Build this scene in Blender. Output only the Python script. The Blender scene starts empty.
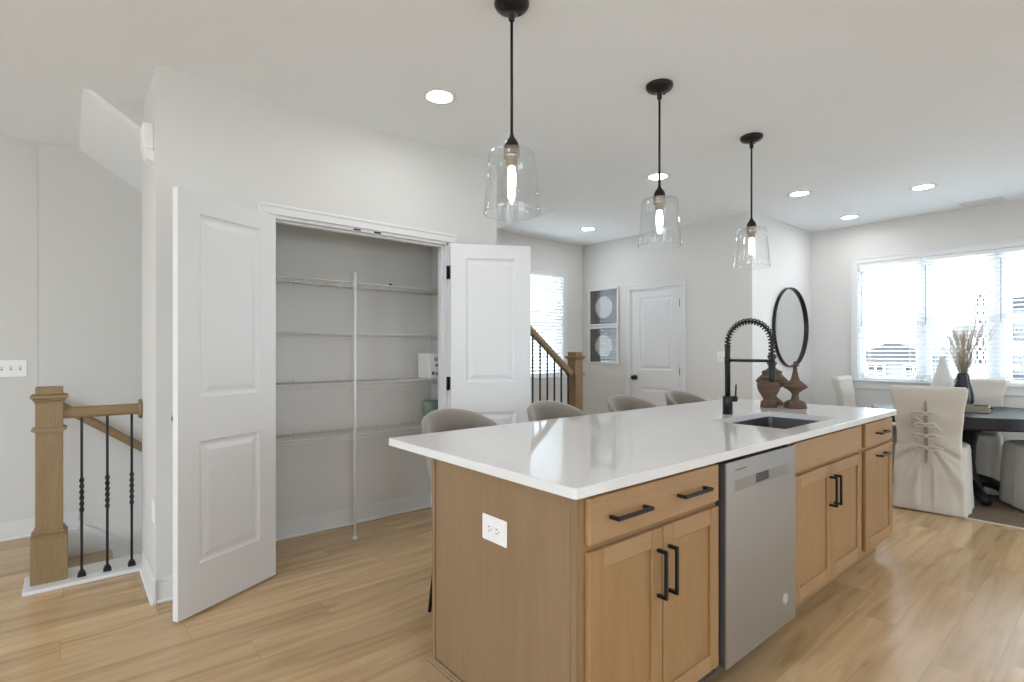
import bpy, bmesh, math, random
from mathutils import Vector, Matrix, noise
C = bpy.context.scene
COL = C.collection
PI = math.pi
R = math.radians
random.seed(4)

# ------------------------------------------------------------------ camera
FPX, HOR, H = 525.0, 351.5, 1.28
cam = bpy.data.cameras.new('camera'); camo = bpy.data.objects.new('camera', cam); COL.objects.link(camo)
camo.location = (0, 0, H)
camo.rotation_euler = (PI/2, 0, R(49.88) - PI/2)
cam.sensor_width = 36; cam.lens = 36*FPX/1024; cam.shift_y = (HOR-341)/1024
cam.clip_start = 0.05; cam.clip_end = 200
C.camera = camo

# ------------------------------------------------------------------ sky, daylight, exposure
w = bpy.data.worlds.new('sky'); C.world = w; w.use_nodes = True
nt = w.node_tree; bg = nt.nodes['Background']
bg.inputs['Color'].default_value = (0.80, 0.90, 1.0, 1); bg.inputs['Strength'].default_value = 9.0
C.view_settings.view_transform = 'Standard'; C.view_settings.look = 'None'
C.view_settings.exposure = 0.34; C.view_settings.gamma = 1; C.view_settings.use_curve_mapping = False
C.cycles.max_bounces = 18; C.cycles.diffuse_bounces = 10; C.cycles.glossy_bounces = 6; C.cycles.transparent_max_bounces = 20
LAMP = 66.0          # recessed diffusers
BULB = 30.0

def portal(name, loc, rot, sx, sy):          # lets the sky be sampled through a window opening
    l = bpy.data.lights.new(name, 'AREA'); l.shape = 'RECTANGLE'; l.size = sx; l.size_y = sy
    l.cycles.is_portal = True
    o = bpy.data.objects.new(name, l); COL.objects.link(o); o.location = loc; o.rotation_euler = rot
    return o
portal('daylight_dining_window', (7.16, 1.18, 1.615), (0, R(90), 0), 1.4, 1.85)
portal('daylight_stair_window', (4.57, 5.09, 1.62), (R(-90), 0, 0), 0.95, 1.4)
portal('daylight_left_fill_opening', (-4.66, 0.95, 1.42), (0, R(-90), 0), 1.95, 2.8)  # unseen opening added on the left, sized for the light it gives
portal('daylight_dining_fill_opening', (5.52, -3.16, 1.05), (R(90), 0, 0), 0.95, 2.2)  # unseen opening added to brighten the dining side
portal('daylight_kitchen_fill_opening', (2.6, -3.16, 1.6), (R(90), 0, 0), 0.9, 1.1)  # unseen opening added behind the camera for frontal fill
portal('daylight_pantry_fill_opening', (-0.75, -3.16, 1.05), (R(90), 0, 0), 1.0, 2.0)  # unseen opening added to send daylight into the pantry

# ------------------------------------------------------------------ materials
def mat(name, col, rough=0.5, metal=0.0, spec=0.5, coat=0.0):
    m = bpy.data.materials.new(name); m.use_nodes = True
    b = m.node_tree.nodes['Principled BSDF']
    b.inputs['Base Color'].default_value = (*col, 1); b.inputs['Roughness'].default_value = rough
    b.inputs['Metallic'].default_value = metal; b.inputs['Specular IOR Level'].default_value = spec
    b.inputs['Coat Weight'].default_value = coat
    return m
def nodes(m): return m.node_tree.nodes, m.node_tree.links, m.node_tree.nodes['Principled BSDF']
def add_noise(m, amount, scale, stretch=(1, 1, 1), detail=4, bump=0.0, bdist=0.002):
    n, l, b = nodes(m)
    tc = n.new('ShaderNodeTexCoord'); mp = n.new('ShaderNodeMapping'); mp.inputs['Scale'].default_value = stretch
    l.new(tc.outputs['Object'], mp.inputs['Vector'])
    nz = n.new('ShaderNodeTexNoise'); nz.inputs['Scale'].default_value = scale; nz.inputs['Detail'].default_value = detail
    l.new(mp.outputs['Vector'], nz.inputs['Vector'])
    base = tuple(b.inputs['Base Color'].default_value)[:3]
    if amount:
        mx = n.new('ShaderNodeMix'); mx.data_type = 'RGBA'
        mx.inputs['A'].default_value = (*[c*(1-amount) for c in base], 1)
        mx.inputs['B'].default_value = (*[min(1, c*(1+amount)) for c in base], 1)
        l.new(nz.outputs['Fac'], mx.inputs['Factor']); l.new(mx.outputs['Result'], b.inputs['Base Color'])
    if bump:
        bp = n.new('ShaderNodeBump'); bp.inputs['Strength'].default_value = bump; bp.inputs['Distance'].default_value = bdist
        l.new(nz.outputs['Fac'], bp.inputs['Height']); l.new(bp.outputs['Normal'], b.inputs['Normal'])
    return m
def wood(name, light, dark, axis='Z', rough=0.42, scale=1.0, figure=0.5):
    m = mat(name, light, rough, spec=0.4); n, l, b = nodes(m)
    st = {'X': (1.2, 14, 14), 'Y': (14, 1.2, 14), 'Z': (14, 14, 1.2)}[axis]
    tc = n.new('ShaderNodeTexCoord'); mp = n.new('ShaderNodeMapping'); mp.inputs['Scale'].default_value = [s*scale for s in st]
    l.new(tc.outputs['Object'], mp.inputs['Vector'])
    a = n.new('ShaderNodeTexNoise'); a.inputs['Scale'].default_value = 1.0; a.inputs['Detail'].default_value = 6; a.inputs['Distortion'].default_value = 1.2
    l.new(mp.outputs['Vector'], a.inputs['Vector'])
    mp2 = n.new('ShaderNodeMapping'); mp2.inputs['Scale'].default_value = [s*scale*6 for s in st]; l.new(tc.outputs['Object'], mp2.inputs['Vector'])
    f = n.new('ShaderNodeTexNoise'); f.inputs['Scale'].default_value = 1.0; f.inputs['Detail'].default_value = 3; l.new(mp2.outputs['Vector'], f.inputs['Vector'])
    ad = n.new('ShaderNodeMath'); ad.operation = 'MULTIPLY_ADD'; ad.inputs[1].default_value = figure
    l.new(f.outputs['Fac'], ad.inputs[0]); 
    sb = n.new('ShaderNodeMath'); sb.operation = 'MULTIPLY'; sb.inputs[1].default_value = 1-figure*0.6; l.new(a.outputs['Fac'], sb.inputs[0]); l.new(sb.outputs[0], ad.inputs[2])
    cr = n.new('ShaderNodeValToRGB'); cr.color_ramp.elements[0].position = 0.28; cr.color_ramp.elements[1].position = 0.78
    cr.color_ramp.elements[0].color = (*dark, 1); cr.color_ramp.elements[1].color = (*light, 1)
    l.new(ad.outputs[0], cr.inputs['Fac']); l.new(cr.outputs['Color'], b.inputs['Base Color'])
    return m
def emit(name, col, strength):
    m = mat(name, (0.8, 0.8, 0.8), 0.5); b = m.node_tree.nodes['Principled BSDF']
    b.inputs['Emission Color'].default_value = (*col, 1); b.inputs['Emission Strength'].default_value = strength
    return m
def clear(name, tint=(1, 1, 1), ior=1.45, boost=1.0, rough=0.0):   # thin clear glass: transparent with fresnel gloss
    m = bpy.data.materials.new(name); m.use_nodes = True; n = m.node_tree.nodes; l = m.node_tree.links
    n.remove(n['Principled BSDF']); out = n['Material Output']
    t = n.new('ShaderNodeBsdfTransparent'); t.inputs['Color'].default_value = (*tint, 1)
    g = n.new('ShaderNodeBsdfGlossy'); g.inputs['Roughness'].default_value = rough
    fr = n.new('ShaderNodeLayerWeight'); fr.inputs['Blend'].default_value = 0.5
    pw = n.new('ShaderNodeMath'); pw.operation = 'POWER'; pw.inputs[1].default_value = 4.5; l.new(fr.outputs['Facing'], pw.inputs[0])
    r0 = ((ior-1)/(ior+1))**2
    mu = n.new('ShaderNodeMath'); mu.operation = 'MULTIPLY_ADD'; mu.inputs[1].default_value = (1-r0)*boost; mu.inputs[2].default_value = r0*boost; mu.use_clamp = True
    l.new(pw.outputs[0], mu.inputs[0])
    mx = n.new('ShaderNodeMixShader'); l.new(mu.outputs[0], mx.inputs[0]); l.new(t.outputs[0], mx.inputs[1]); l.new(g.outputs[0], mx.inputs[2])
    l.new(mx.outputs[0], out.inputs['Surface'])
    return m

M = {}
M['wall'] = add_noise(mat('wall_paint', (0.67, 0.665, 0.645), 0.75, spec=0.3), 0.012, 3.0, bump=0.04, bdist=0.001)
M['ceil'] = add_noise(mat('ceiling_paint', (0.835, 0.86, 0.885), 0.9, spec=0.2), 0.01, 3.0)
M['white'] = add_noise(mat('white_trim_paint', (0.735, 0.745, 0.755), 0.38, spec=0.5), 0.008, 8.0)
M['plate'] = add_noise(mat('white_plastic', (0.84, 0.84, 0.84), 0.3), 0.005, 20)
M['slot'] = add_noise(mat('dark_slot', (0.06, 0.06, 0.065), 0.5), 0.1, 20)
M['grey'] = add_noise(mat('grey_mark', (0.35, 0.35, 0.36), 0.5), 0.1, 20)
M['black'] = add_noise(mat('matte_black_metal', (0.012, 0.012, 0.013), 0.38, 0.3), 0.15, 30)
M['bronze'] = add_noise(mat('dark_bronze_metal', (0.022, 0.02, 0.019), 0.33, 0.6), 0.2, 30)
M['nickel'] = add_noise(mat('socket_nickel', (0.42, 0.39, 0.35), 0.35, 0.9), 0.1, 60)
M['steel'] = add_noise(mat('brushed_steel', (0.44, 0.445, 0.45), 0.38, 1.0), 0.05, 2.0, (160, 160, 3), 4)
M['steel_light'] = add_noise(mat('polished_steel', (0.40, 0.405, 0.41), 0.33, 1.0), 0.05, 2.0, (3, 160, 160), 4)
M['sinksteel'] = add_noise(mat('sink_steel', (0.16, 0.16, 0.165), 0.35, 0.9), 0.1, 30)
M['maple'] = wood('maple_vertical_grain', (0.37, 0.22, 0.10), (0.29, 0.165, 0.07), 'Z')
M['maple_h'] = wood('maple_horizontal_grain', (0.41, 0.255, 0.128), (0.33, 0.195, 0.09), 'X')
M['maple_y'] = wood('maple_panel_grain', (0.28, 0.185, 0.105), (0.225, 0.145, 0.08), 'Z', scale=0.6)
M['maple_trim'] = wood('maple_trim_grain', (0.33, 0.225, 0.13), (0.27, 0.18, 0.1), 'Y')
M['toe'] = wood('toe_kick_grain', (0.30, 0.19, 0.1), (0.24, 0.15, 0.075), 'X')
M['oak'] = wood('oak_vertical_grain', (0.28, 0.19, 0.095), (0.20, 0.13, 0.06), 'Z', scale=1.6, figure=0.7)
M['oak_h'] = wood('oak_horizontal_grain', (0.28, 0.19, 0.095), (0.20, 0.13, 0.06), 'X', scale=1.6, figure=0.7)
M['tread'] = wood('tread_grain', (0.47, 0.335, 0.20), (0.38, 0.26, 0.15), 'Y')
M['turned'] = add_noise(mat('weathered_turned_wood', (0.125, 0.08, 0.056), 0.75, spec=0.2), 0.95, 1.0, (3, 3, 75), 2)
M['quartz'] = add_noise(mat('white_quartz', (0.76, 0.76, 0.755), 0.05, spec=0.5), 0.015, 5.0)
M['velvet'] = add_noise(mat('taupe_velvet', (0.25, 0.222, 0.19), 0.8, spec=0.2), 0.06, 60, bump=0.1)
M['velvet'].node_tree.nodes['Principled BSDF'].inputs['Sheen Weight'].default_value = 0.5
M['linen'] = add_noise(mat('oatmeal_linen', (0.60, 0.57, 0.515), 0.9, spec=0.15), 0.05, 90, bump=0.25)
M['linen_dark'] = add_noise(mat('linen_lining', (0.33, 0.28, 0.225), 0.95, spec=0.1), 0.06, 90, bump=0.2)
M['tabletop'] = add_noise(mat('dark_table_lacquer', (0.012, 0.011, 0.012), 0.42, spec=0.3), 0.2, 6)
M['ceramic'] = add_noise(mat('matte_white_ceramic', (0.70, 0.685, 0.66), 0.6), 0.02, 12)
M['navy'] = add_noise(mat('dark_glazed_ceramic', (0.012, 0.017, 0.028), 0.25), 0.2, 12)
M['vasefoot'] = add_noise(mat('grey_ceramic_band', (0.30, 0.28, 0.26), 0.5), 0.08, 40)
M['traywood'] = wood('grey_tray_wood', (0.32, 0.29, 0.235), (0.23, 0.205, 0.165), 'Y')
M['grass'] = add_noise(mat('dried_grass', (0.46, 0.385, 0.285), 0.9, spec=0.1), 0.25, 30)
M['wire'] = add_noise(mat('white_coated_wire', (0.70, 0.70, 0.69), 0.35), 0.02, 10)
M['slat'] = add_noise(mat('white_blind_slat', (0.86, 0.87, 0.88), 0.5), 0.005, 10)
M['pane'] = clear('window_glass', (0.96, 0.98, 0.98))
M['shade'] = clear('clear_shade_glass', (0.985, 0.99, 0.99), 1.5, 0.85, 0.02)
M['lamp'] = emit('lit_diffuser', (0.97, 0.98, 1.0), LAMP)
M['bulb'] = emit('lit_bulb', (1.0, 0.93, 0.84), BULB)
M['mirror'] = add_noise(mat('mirror_silver', (0.86, 0.88, 0.88), 0.02, 1.0), 0.0, 1)
M['frame'] = add_noise(mat('pale_picture_frame', (0.72, 0.70, 0.66), 0.5), 0.03, 15)
M['mesh'] = add_noise(mat('house_siding', (0.17, 0.17, 0.17), 0.8), 0.05, 2)
M['roof'] = add_noise(mat('house_roof', (0.055, 0.055, 0.06), 0.9), 0.2, 6)
M['housewin'] = add_noise(mat('house_window', (0.05, 0.052, 0.055), 0.9, spec=0.0), 0.1, 2)
M['bounce_ground'] = add_noise(mat('bounce_ground', (0.62, 0.62, 0.6), 0.95), 0.3, 1.5)  # ground colour made pale to bounce daylight onto the ceiling
M['sage'] = add_noise(mat('sage_ceramic', (0.22, 0.29, 0.23), 0.5), 0.08, 12)
M['blue'] = add_noise(mat('blue_plastic', (0.03, 0.04, 0.14), 0.5), 0.1, 12)

def floor_mat():
    m = mat('oak_plank_floor', (0.5, 0.34, 0.2), 0.27, spec=0.6); n, l, b = nodes(m)
    tc = n.new('ShaderNodeTexCoord')
    def mth(op, a=None, bv=None, cv=None):
        q = n.new('ShaderNodeMath'); q.operation = op
        for i, v in enumerate((a, bv, cv)):
            if v is None: continue
            if isinstance(v, (int, float)): q.inputs[i].default_value = v
            else: l.new(v, q.inputs[i])
        return q.outputs[0]
    sp = n.new('ShaderNodeSeparateXYZ'); l.new(tc.outputs['Object'], sp.inputs[0])
    ry = mth('DIVIDE', sp.outputs['Y'], 0.18); row = mth('FLOOR', ry); fy_ = mth('FRACT', ry)
    wn = n.new('ShaderNodeTexWhiteNoise'); wn.noise_dimensions = '1D'; l.new(row, wn.inputs['W'])
    rx = mth('ADD', mth('DIVIDE', sp.outputs['X'], 1.5), mth('MULTIPLY', wn.outputs['Value'], 7.0)); colx = mth('FLOOR', rx); fx_ = mth('FRACT', rx)
    cbx = n.new('ShaderNodeCombineXYZ'); l.new(row, cbx.inputs['X']); l.new(colx, cbx.inputs['Y'])
    w2 = n.new('ShaderNodeTexWhiteNoise'); w2.noise_dimensions = '2D'; l.new(cbx.outputs[0], w2.inputs['Vector'])
    plank = w2.outputs['Value']
    gap = mth('MAXIMUM', mth('LESS_THAN', fy_, 0.009), mth('LESS_THAN', fx_, 0.0012))
    # grain: noise stretched along the planks, shifted per plank
    sh = n.new('ShaderNodeMath'); sh.operation = 'MULTIPLY'; sh.inputs[1].default_value = 37.0; l.new(plank, sh.inputs[0])
    mp = n.new('ShaderNodeMapping'); mp.inputs['Scale'].default_value = (0.9, 9, 1); l.new(tc.outputs['Object'], mp.inputs['Vector'])
    cb = n.new('ShaderNodeCombineXYZ'); l.new(sh.outputs[0], cb.inputs['Z']); 
    va = n.new('ShaderNodeVectorMath'); va.operation = 'ADD'; l.new(mp.outputs['Vector'], va.inputs[0]); l.new(cb.outputs[0], va.inputs[1])
    a = n.new('ShaderNodeTexNoise'); a.inputs['Scale'].default_value = 1.6; a.inputs['Detail'].default_value = 7; a.inputs['Distortion'].default_value = 0.8; l.new(va.outputs[0], a.inputs['Vector'])
    cr = n.new('ShaderNodeValToRGB'); e = cr.color_ramp.elements
    e[0].position = 0.3; e[0].color = (0.40, 0.26, 0.125, 1); e[1].position = 0.75; e[1].color = (0.61, 0.435, 0.25, 1)
    k = cr.color_ramp.elements.new(0.5); k.color = (0.53, 0.365, 0.195, 1)
    l.new(a.outputs['Fac'], cr.inputs['Fac'])
    hs = n.new('ShaderNodeHueSaturation'); l.new(cr.outputs['Color'], hs.inputs['Color'])
    mr = n.new('ShaderNodeMapRange'); mr.inputs['To Min'].default_value = 0.9; mr.inputs['To Max'].default_value = 1.1; l.new(plank, mr.inputs['Value']); l.new(mr.outputs[0], hs.inputs['Value'])
    mx = n.new('ShaderNodeMix'); mx.data_type = 'RGBA'; mx.inputs['B'].default_value = (0.32, 0.205, 0.12, 1)
    l.new(gap, mx.inputs['Factor']); l.new(hs.outputs['Color'], mx.inputs['A']); l.new(mx.outputs['Result'], b.inputs['Base Color'])
    return m
M['floor'] = floor_mat()

# ------------------------------------------------------------------ mesh helpers
def bm_new(): return bmesh.new()
def _merge(bm, t, mi=0, mtx=None):
    if mtx is not None: bmesh.ops.transform(t, matrix=mtx, verts=t.verts)
    mp = {}
    for v in t.verts: mp[v] = bm.verts.new(v.co)
    for f in t.faces:
        try: nf = bm.faces.new([mp[v] for v in f.verts]); nf.material_index = mi; nf.smooth = f.smooth
        except ValueError: pass
    t.free()
def box(bm, x0, x1, y0, y1, z0, z1, bev=0.0, mi=0, mtx=None, seg=1):
    t = bmesh.new(); bmesh.ops.create_cube(t, size=1)
    for v in t.verts: v.co = Vector(((x0+x1)/2+v.co.x*(x1-x0), (y0+y1)/2+v.co.y*(y1-y0), (z0+z1)/2+v.co.z*(z1-z0)))
    if bev: bmesh.ops.bevel(t, geom=t.edges[:], offset=min(bev, 0.45*min(abs(x1-x0), abs(y1-y0), abs(z1-z0))), segments=seg, affect='EDGES', profile=0.6)
    _merge(bm, t, mi, mtx)
def prism(bm, pts, axis, a0, a1, mi=0):
    """polygon pts in the plane normal to axis, extruded a0..a1.  axis Y: pts are (x,z); X: (y,z); Z: (x,y)"""
    def P(p, a): return {'Y': (p[0], a, p[1]), 'X': (a, p[0], p[1]), 'Z': (p[0], p[1], a)}[axis]
    A = [bm.verts.new(P(p, a0)) for p in pts]; B = [bm.verts.new(P(p, a1)) for p in pts]
    fs = [bm.faces.new(A), bm.faces.new(B[::-1])]
    for i in range(len(pts)):
        j = (i+1) % len(pts); fs.append(bm.faces.new((A[j], A[i], B[i], B[j])))
    for f in fs: f.material_index = mi
def lathe(bm, prof, c=(0, 0, 0), seg=32, mi=0, cap0=True, cap1=True, smooth=True, mtx=None):
    t = bmesh.new(); rings = []
    for r, z in prof: rings.append([t.verts.new((c[0]+r*math.cos(2*PI*i/seg), c[1]+r*math.sin(2*PI*i/seg), c[2]+z)) for i in range(seg)])
    for a, b in zip(rings, rings[1:]):
        for i in range(seg):
            j = (i+1) % seg; f = t.faces.new((a[i], a[j], b[j], b[i])); f.smooth = smooth
    if cap0: t.faces.new(rings[0][::-1])
    if cap1: t.faces.new(rings[-1])
    _merge(bm, t, mi, mtx)
def tube(bm, pts, r, seg=8, mi=0, caps=True, radii=None, smooth=True):
    pts = [Vector(p) for p in pts]; rings = []; up = None
    for i, p in enumerate(pts):
        d = (pts[min(i+1, len(pts)-1)]-pts[max(i-1, 0)]).normalized()
        if up is None:
            up = Vector((0, 0, 1)) if abs(d.z) < 0.9 else Vector((1, 0, 0))
        s = d.cross(up).normalized(); up = s.cross(d).normalized()
        rr = radii[i] if radii else r
        rings.append([bm.verts.new(p+rr*(math.cos(2*PI*k/seg)*s+math.sin(2*PI*k/seg)*up)) for k in range(seg)])
    for a, b in zip(rings, rings[1:]):
        for i in range(seg):
            j = (i+1) % seg; f = bm.faces.new((a[i], a[j], b[j], b[i])); f.material_index = mi; f.smooth = smooth
    if caps:
        for rg in (rings[0][::-1], rings[-1]):
            f = bm.faces.new(rg); f.material_index = mi
def obj(name, bm, m, parent=None, smooth=False, mods=None):
    bmesh.ops.recalc_face_normals(bm, faces=bm.faces[:])
    me = bpy.data.meshes.new(name); bm.to_mesh(me); bm.free()
    for x in (m if isinstance(m, (list, tuple)) else [m]): me.materials.append(M[x])
    if smooth:
        for p in me.polygons: p.use_smooth = True
    o = bpy.data.objects.new(name, me); COL.objects.link(o)
    if parent is not None:
        o.parent = parent
    return o
def pobj(name, bm, m, parent, smooth=False):
    """mesh given in world coordinates, parented to a thing that stands at its own origin"""
    o = obj(name, bm, m, parent, smooth); o.matrix_parent_inverse = Matrix.Identity(4)
    root = parent; mw = Matrix.Identity(4)
    chain = []
    while root is not None: chain.append(root); root = root.parent
    for r_ in reversed(chain): mw = mw @ r_.matrix_basis
    o.data.transform(mw.inverted())
    return o
def thing(name, label, cat, loc=(0, 0, 0), rz=0, group=None):
    o = bpy.data.objects.new(name, None); COL.objects.link(o); o.location = loc; o.rotation_euler = (0, 0, rz)
    o.empty_display_size = 0.05
    return tag(o, label, cat, group)
def tag(o, label, cat, group=None):
    o['label'] = label; o['category'] = cat
    if group: o['group'] = group
    return o
def struct(name, bm, m, label, cat, smooth=False):
    o = obj(name, bm, m, None, smooth); o['kind'] = 'structure'; o['label'] = label; o['category'] = cat
    return o
def dup(root, loc=None, rz=None, label=None, group=None):
    r = root.copy(); COL.objects.link(r)
    if loc is not None: r.location = loc
    if rz is not None: r.rotation_euler = (0, 0, rz)
    if label: r['label'] = label
    if group: r['group'] = group
    for ch in list(root.children):
        c = ch.copy(); COL.objects.link(c); c.parent = r
        for g in list(ch.children):
            d = g.copy(); COL.objects.link(d); d.parent = c
    return r

# ------------------------------------------------------------------ the setting
CZ = 2.74                              # ceiling
PX0, PX1, PY = 0.335, 2.55, 3.21       # pantry wall
SY = 3.87                              # stairwell side
BY = 4.93                              # rear house wall
HX, MY, WX = 5.43, 2.565, 6.97         # hall wall, mirror wall, dining window wall
bm = bm_new()
for x0, x1, y0, y1 in ((-4.6, 7.1, -3.1, SY), (-4.6, -0.04, SY, BY), (3.95, 5.55, SY, BY)):
    box(bm, x0, x1, y0, y1, -0.25, 0)
struct('floor', bm, 'floor', 'light oak plank floor running through the whole room', 'floor')
bm = bm_new()
for x0, x1, y0, y1 in ((-4.6, 7.1, -3.1, SY), (-4.6, 0.06, SY, BY), (3.88, 5.55, SY, BY)):
    box(bm, x0, x1, y0, y1, CZ, CZ+0.28)
struct('ceiling', bm, 'ceil', 'smooth white ceiling with recessed lights', 'ceiling')

OX0, OX1, OZ = 0.875, 2.10, 2.07      # pantry opening
bm = bm_new()
box(bm, PX0, OX0, PY, PY+0.11, 0, CZ); box(bm, OX1, PX1, PY, PY+0.11, 0, CZ); box(bm, OX0, OX1, PY, PY+0.11, OZ, CZ)
struct('wall_pantry', bm, 'wall', 'greige wall around the open pantry doorway', 'wall')
bm = bm_new(); box(bm, PX0, PX0+0.11, PY+0.11, 3.745, 0, CZ); struct('wall_pantry_left', bm, 'wall', 'narrow wall end beside the stair railing', 'wall')
bm = bm_new(); box(bm, 2.285, PX1, PY+0.11, 3.745, 0, CZ); struct('wall_pantry_right', bm, 'wall', 'right side wall of the pantry', 'wall')
bm = bm_new(); box(bm, PX0, PX1, 3.745, SY, -2.9, CZ+2.6); struct('wall_pantry_back', bm, 'wall', 'rear wall of the pantry behind the wire shelves', 'wall')

def wall_x(name, X, t, y0, y1, z0, z1, holes, label):      # wall in plane X with rectangular holes (y0,y1,z0,z1)
    bm = bm_new(); ys = y0
    for a, b, c, d in sorted(holes):
        box(bm, X, X+t, ys, a, z0, z1); box(bm, X, X+t, a, b, z0, c); box(bm, X, X+t, a, b, d, z1); ys = b
    box(bm, X, X+t, ys, y1, z0, z1)
    return struct(name, bm, 'wall', label, 'wall')
def wall_y(name, Y, t, x0, x1, z0, z1, holes, label):
    bm = bm_new(); xs = x0
    for a, b, c, d in sorted(holes):
        box(bm, xs, a, Y, Y+t, z0, z1); box(bm, a, b, Y, Y+t, z0, c); box(bm, a, b, Y, Y+t, d, z1); xs = b
    if xs < x1: box(bm, xs, x1, Y, Y+t, z0, z1)
    return struct(name, bm, 'wall', label, 'wall')
W1 = (4.12, 5.04, 0.95, 2.29)          # stair window x0 x1 z0 z1
WZ0, WZ1 = 0.955, 2.285
WIN = [(1.49, 2.065), (0.905, 1.45), (0.29, 0.865)]
wall_y('wall_back', BY, 0.14, -0.17, 5.57, -2.9, CZ+2.6, [W1], 'rear wall behind the stairs with a tall window')
bm = bm_new(); box(bm, -4.6, -0.17, BY-0.004, BY+0.14, -0.25, CZ+0.28); struct('wall_back_left', bm, 'wall', 'rear wall left of the newel post with a switch plate', 'wall')
wall_x('wall_hall', HX, 0.12, MY+0.12, BY, 0, CZ, [(3.395, 4.12, 0, 2.055)], 'wall with the closed white door and two framed pictures')
wall_y('wall_mirror', MY, 0.12, HX, WX, 0, CZ, [], 'white wall with the round mirror')
bm = bm_new()
Y0, Y1 = 0.27, 2.085
box(bm, WX, WX+0.15, -3.1, Y0, 0, CZ); box(bm, WX, WX+0.15, Y1, MY+0.12, 0, CZ); box(bm, WX, WX+0.15, Y0, Y1, 0, WZ0-0.02); box(bm, WX, WX+0.15, Y0, Y1, WZ1+0.02, CZ)
struct('wall_right', bm, 'wall', 'dining wall with the triple window', 'wall')
wall_y('wall_kitchen', -3.1, 0.12, -4.6, WX+0.15, 0, CZ, [(-1.2, -0.3, 0.1, 2.0), (2.2, 3.0, 1.1, 2.1), (5.1, 5.95, 0.0, 2.1)], 'kitchen wall behind the camera')  # its openings are made up to let fill daylight in
wall_x('wall_left', -4.6, 0.12, -3.1, BY, 0, CZ, [(-0.4, 2.3, 0.5, 2.35)], 'far left wall behind the camera with an opening added for daylight')  # opening made up and sized for the light from the left
# stair shaft above the ceiling
bm = bm_new()
box(bm, 3.88, 4.0, SY-0.12, BY, CZ+0.28, CZ+2.6); box(bm, PX1, 4.0, SY-0.12, SY, CZ+0.28, CZ+2.6); box(bm, -0.1, 0.0, SY, BY, CZ+0.28, CZ+2.6); box(bm, -0.1, PX0, SY-0.12, SY, CZ+0.28, CZ+2.6)
struct('wall_stair_shaft', bm, 'wall', 'upper stair shaft walls above the ceiling', 'wall')
bm = bm_new(); box(bm, -0.1, 4.0, SY-0.12, BY, CZ+2.6, CZ+2.7); struct('ceiling_stair_shaft', bm, 'ceil', 'ceiling high above the stairs', 'ceiling')
# sloping soffit under the upper flight, with the closing triangle at its near side
SL = 0.665
bm = bm_new()
prism(bm, [(0.055, CZ), (3.3, CZ-SL*3.245), (3.3, CZ-SL*3.245+0.1), (0.2, CZ+0.05), (0.055, CZ+0.05)], 'Y', SY, BY-0.001)
prism(bm, [(0.055, CZ), (PX0-0.001, CZ-SL*(PX0-0.056)), (PX0-0.001, CZ-SL*(PX0-0.056)+0.03), (0.1, CZ)], 'Y', SY-0.11, SY)
struct('wall_stair_soffit', bm, 'ceil', 'sloping underside of the upper stair flight', 'ceiling')
bm = bm_new()
prism(bm, [(0.1, CZ), (PX0-0.001, CZ-SL*(PX0-0.056)+0.0305), (PX0-0.001, CZ+0.02), (0.1, CZ+0.02)], 'Y', SY-0.109, SY-0.001)
struct('wall_stair_side', bm, 'wall', 'small triangle of wall above the stair soffit', 'wall')

# baseboards
def base_prof(bm, axis, a0, a1, p, sgn, h=0.125):
    """board on a wall face at coordinate p, sticking out in direction sgn"""
    def bx(d, z0, z1, bev=0.002):
        lo, hi = sorted((p, p+sgn*d))
        if axis == 'X': box(bm, a0, a1, lo, hi, z0, z1, bev)
        else: box(bm, lo, hi, a0, a1, z0, z1, bev)
    bx(0.013, 0, h-0.022); bx(0.010, h-0.022, h-0.01); bx(0.006, h-0.01, h); bx(0.026, 0, 0.018, 0.006)
bm = bm_new(); base_prof(bm, 'X', PX0, OX0-0.07, PY, -1); struct('baseboard_pantry_wall', bm, 'white', 'white baseboard under the pantry wall', 'baseboard')
bm = bm_new(); base_prof(bm, 'X', OX1+0.07, PX1+0.013, PY, -1); struct('baseboard_pantry_wall_right', bm, 'white', 'white baseboard right of the pantry door', 'baseboard')
bm = bm_new(); base_prof(bm, 'Y', PY-0.0262, SY-0.14, PX0, -1); struct('baseboard_wall_end', bm, 'white', 'white baseboard on the wall end by the railing', 'baseboard')
bm = bm_new(); base_prof(bm, 'X', PX0+0.11, 2.285, 3.745, -1); base_prof(bm, 'Y', PY+0.11, 3.745, 2.285, -1); base_prof(bm, 'Y', PY+0.11, 3.745, PX0+0.11, 1); struct('baseboard_pantry_inside', bm, 'white', 'white baseboard inside the pantry', 'baseboard')
bm = bm_new(); base_prof(bm, 'X', -4.4, 0.05, BY-0.004, -1); struct('baseboard_back', bm, 'white', 'white baseboard on the rear wall behind the newel', 'baseboard')
bm = bm_new(); base_prof(bm, 'X', 4.2, HX, BY, -1); base_prof(bm, 'Y', MY, 3.33, HX, -1); base_prof(bm, 'Y', 4.19, BY, HX, -1); struct('baseboard_hall', bm, 'white', 'white baseboard in the hall', 'baseboard')
bm = bm_new(); base_prof(bm, 'X', HX, WX, MY, -1); base_prof(bm, 'Y', -2.9, MY, WX, -1); struct('baseboard_dining', bm, 'white', 'white baseboard round the dining corner', 'baseboard')

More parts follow.
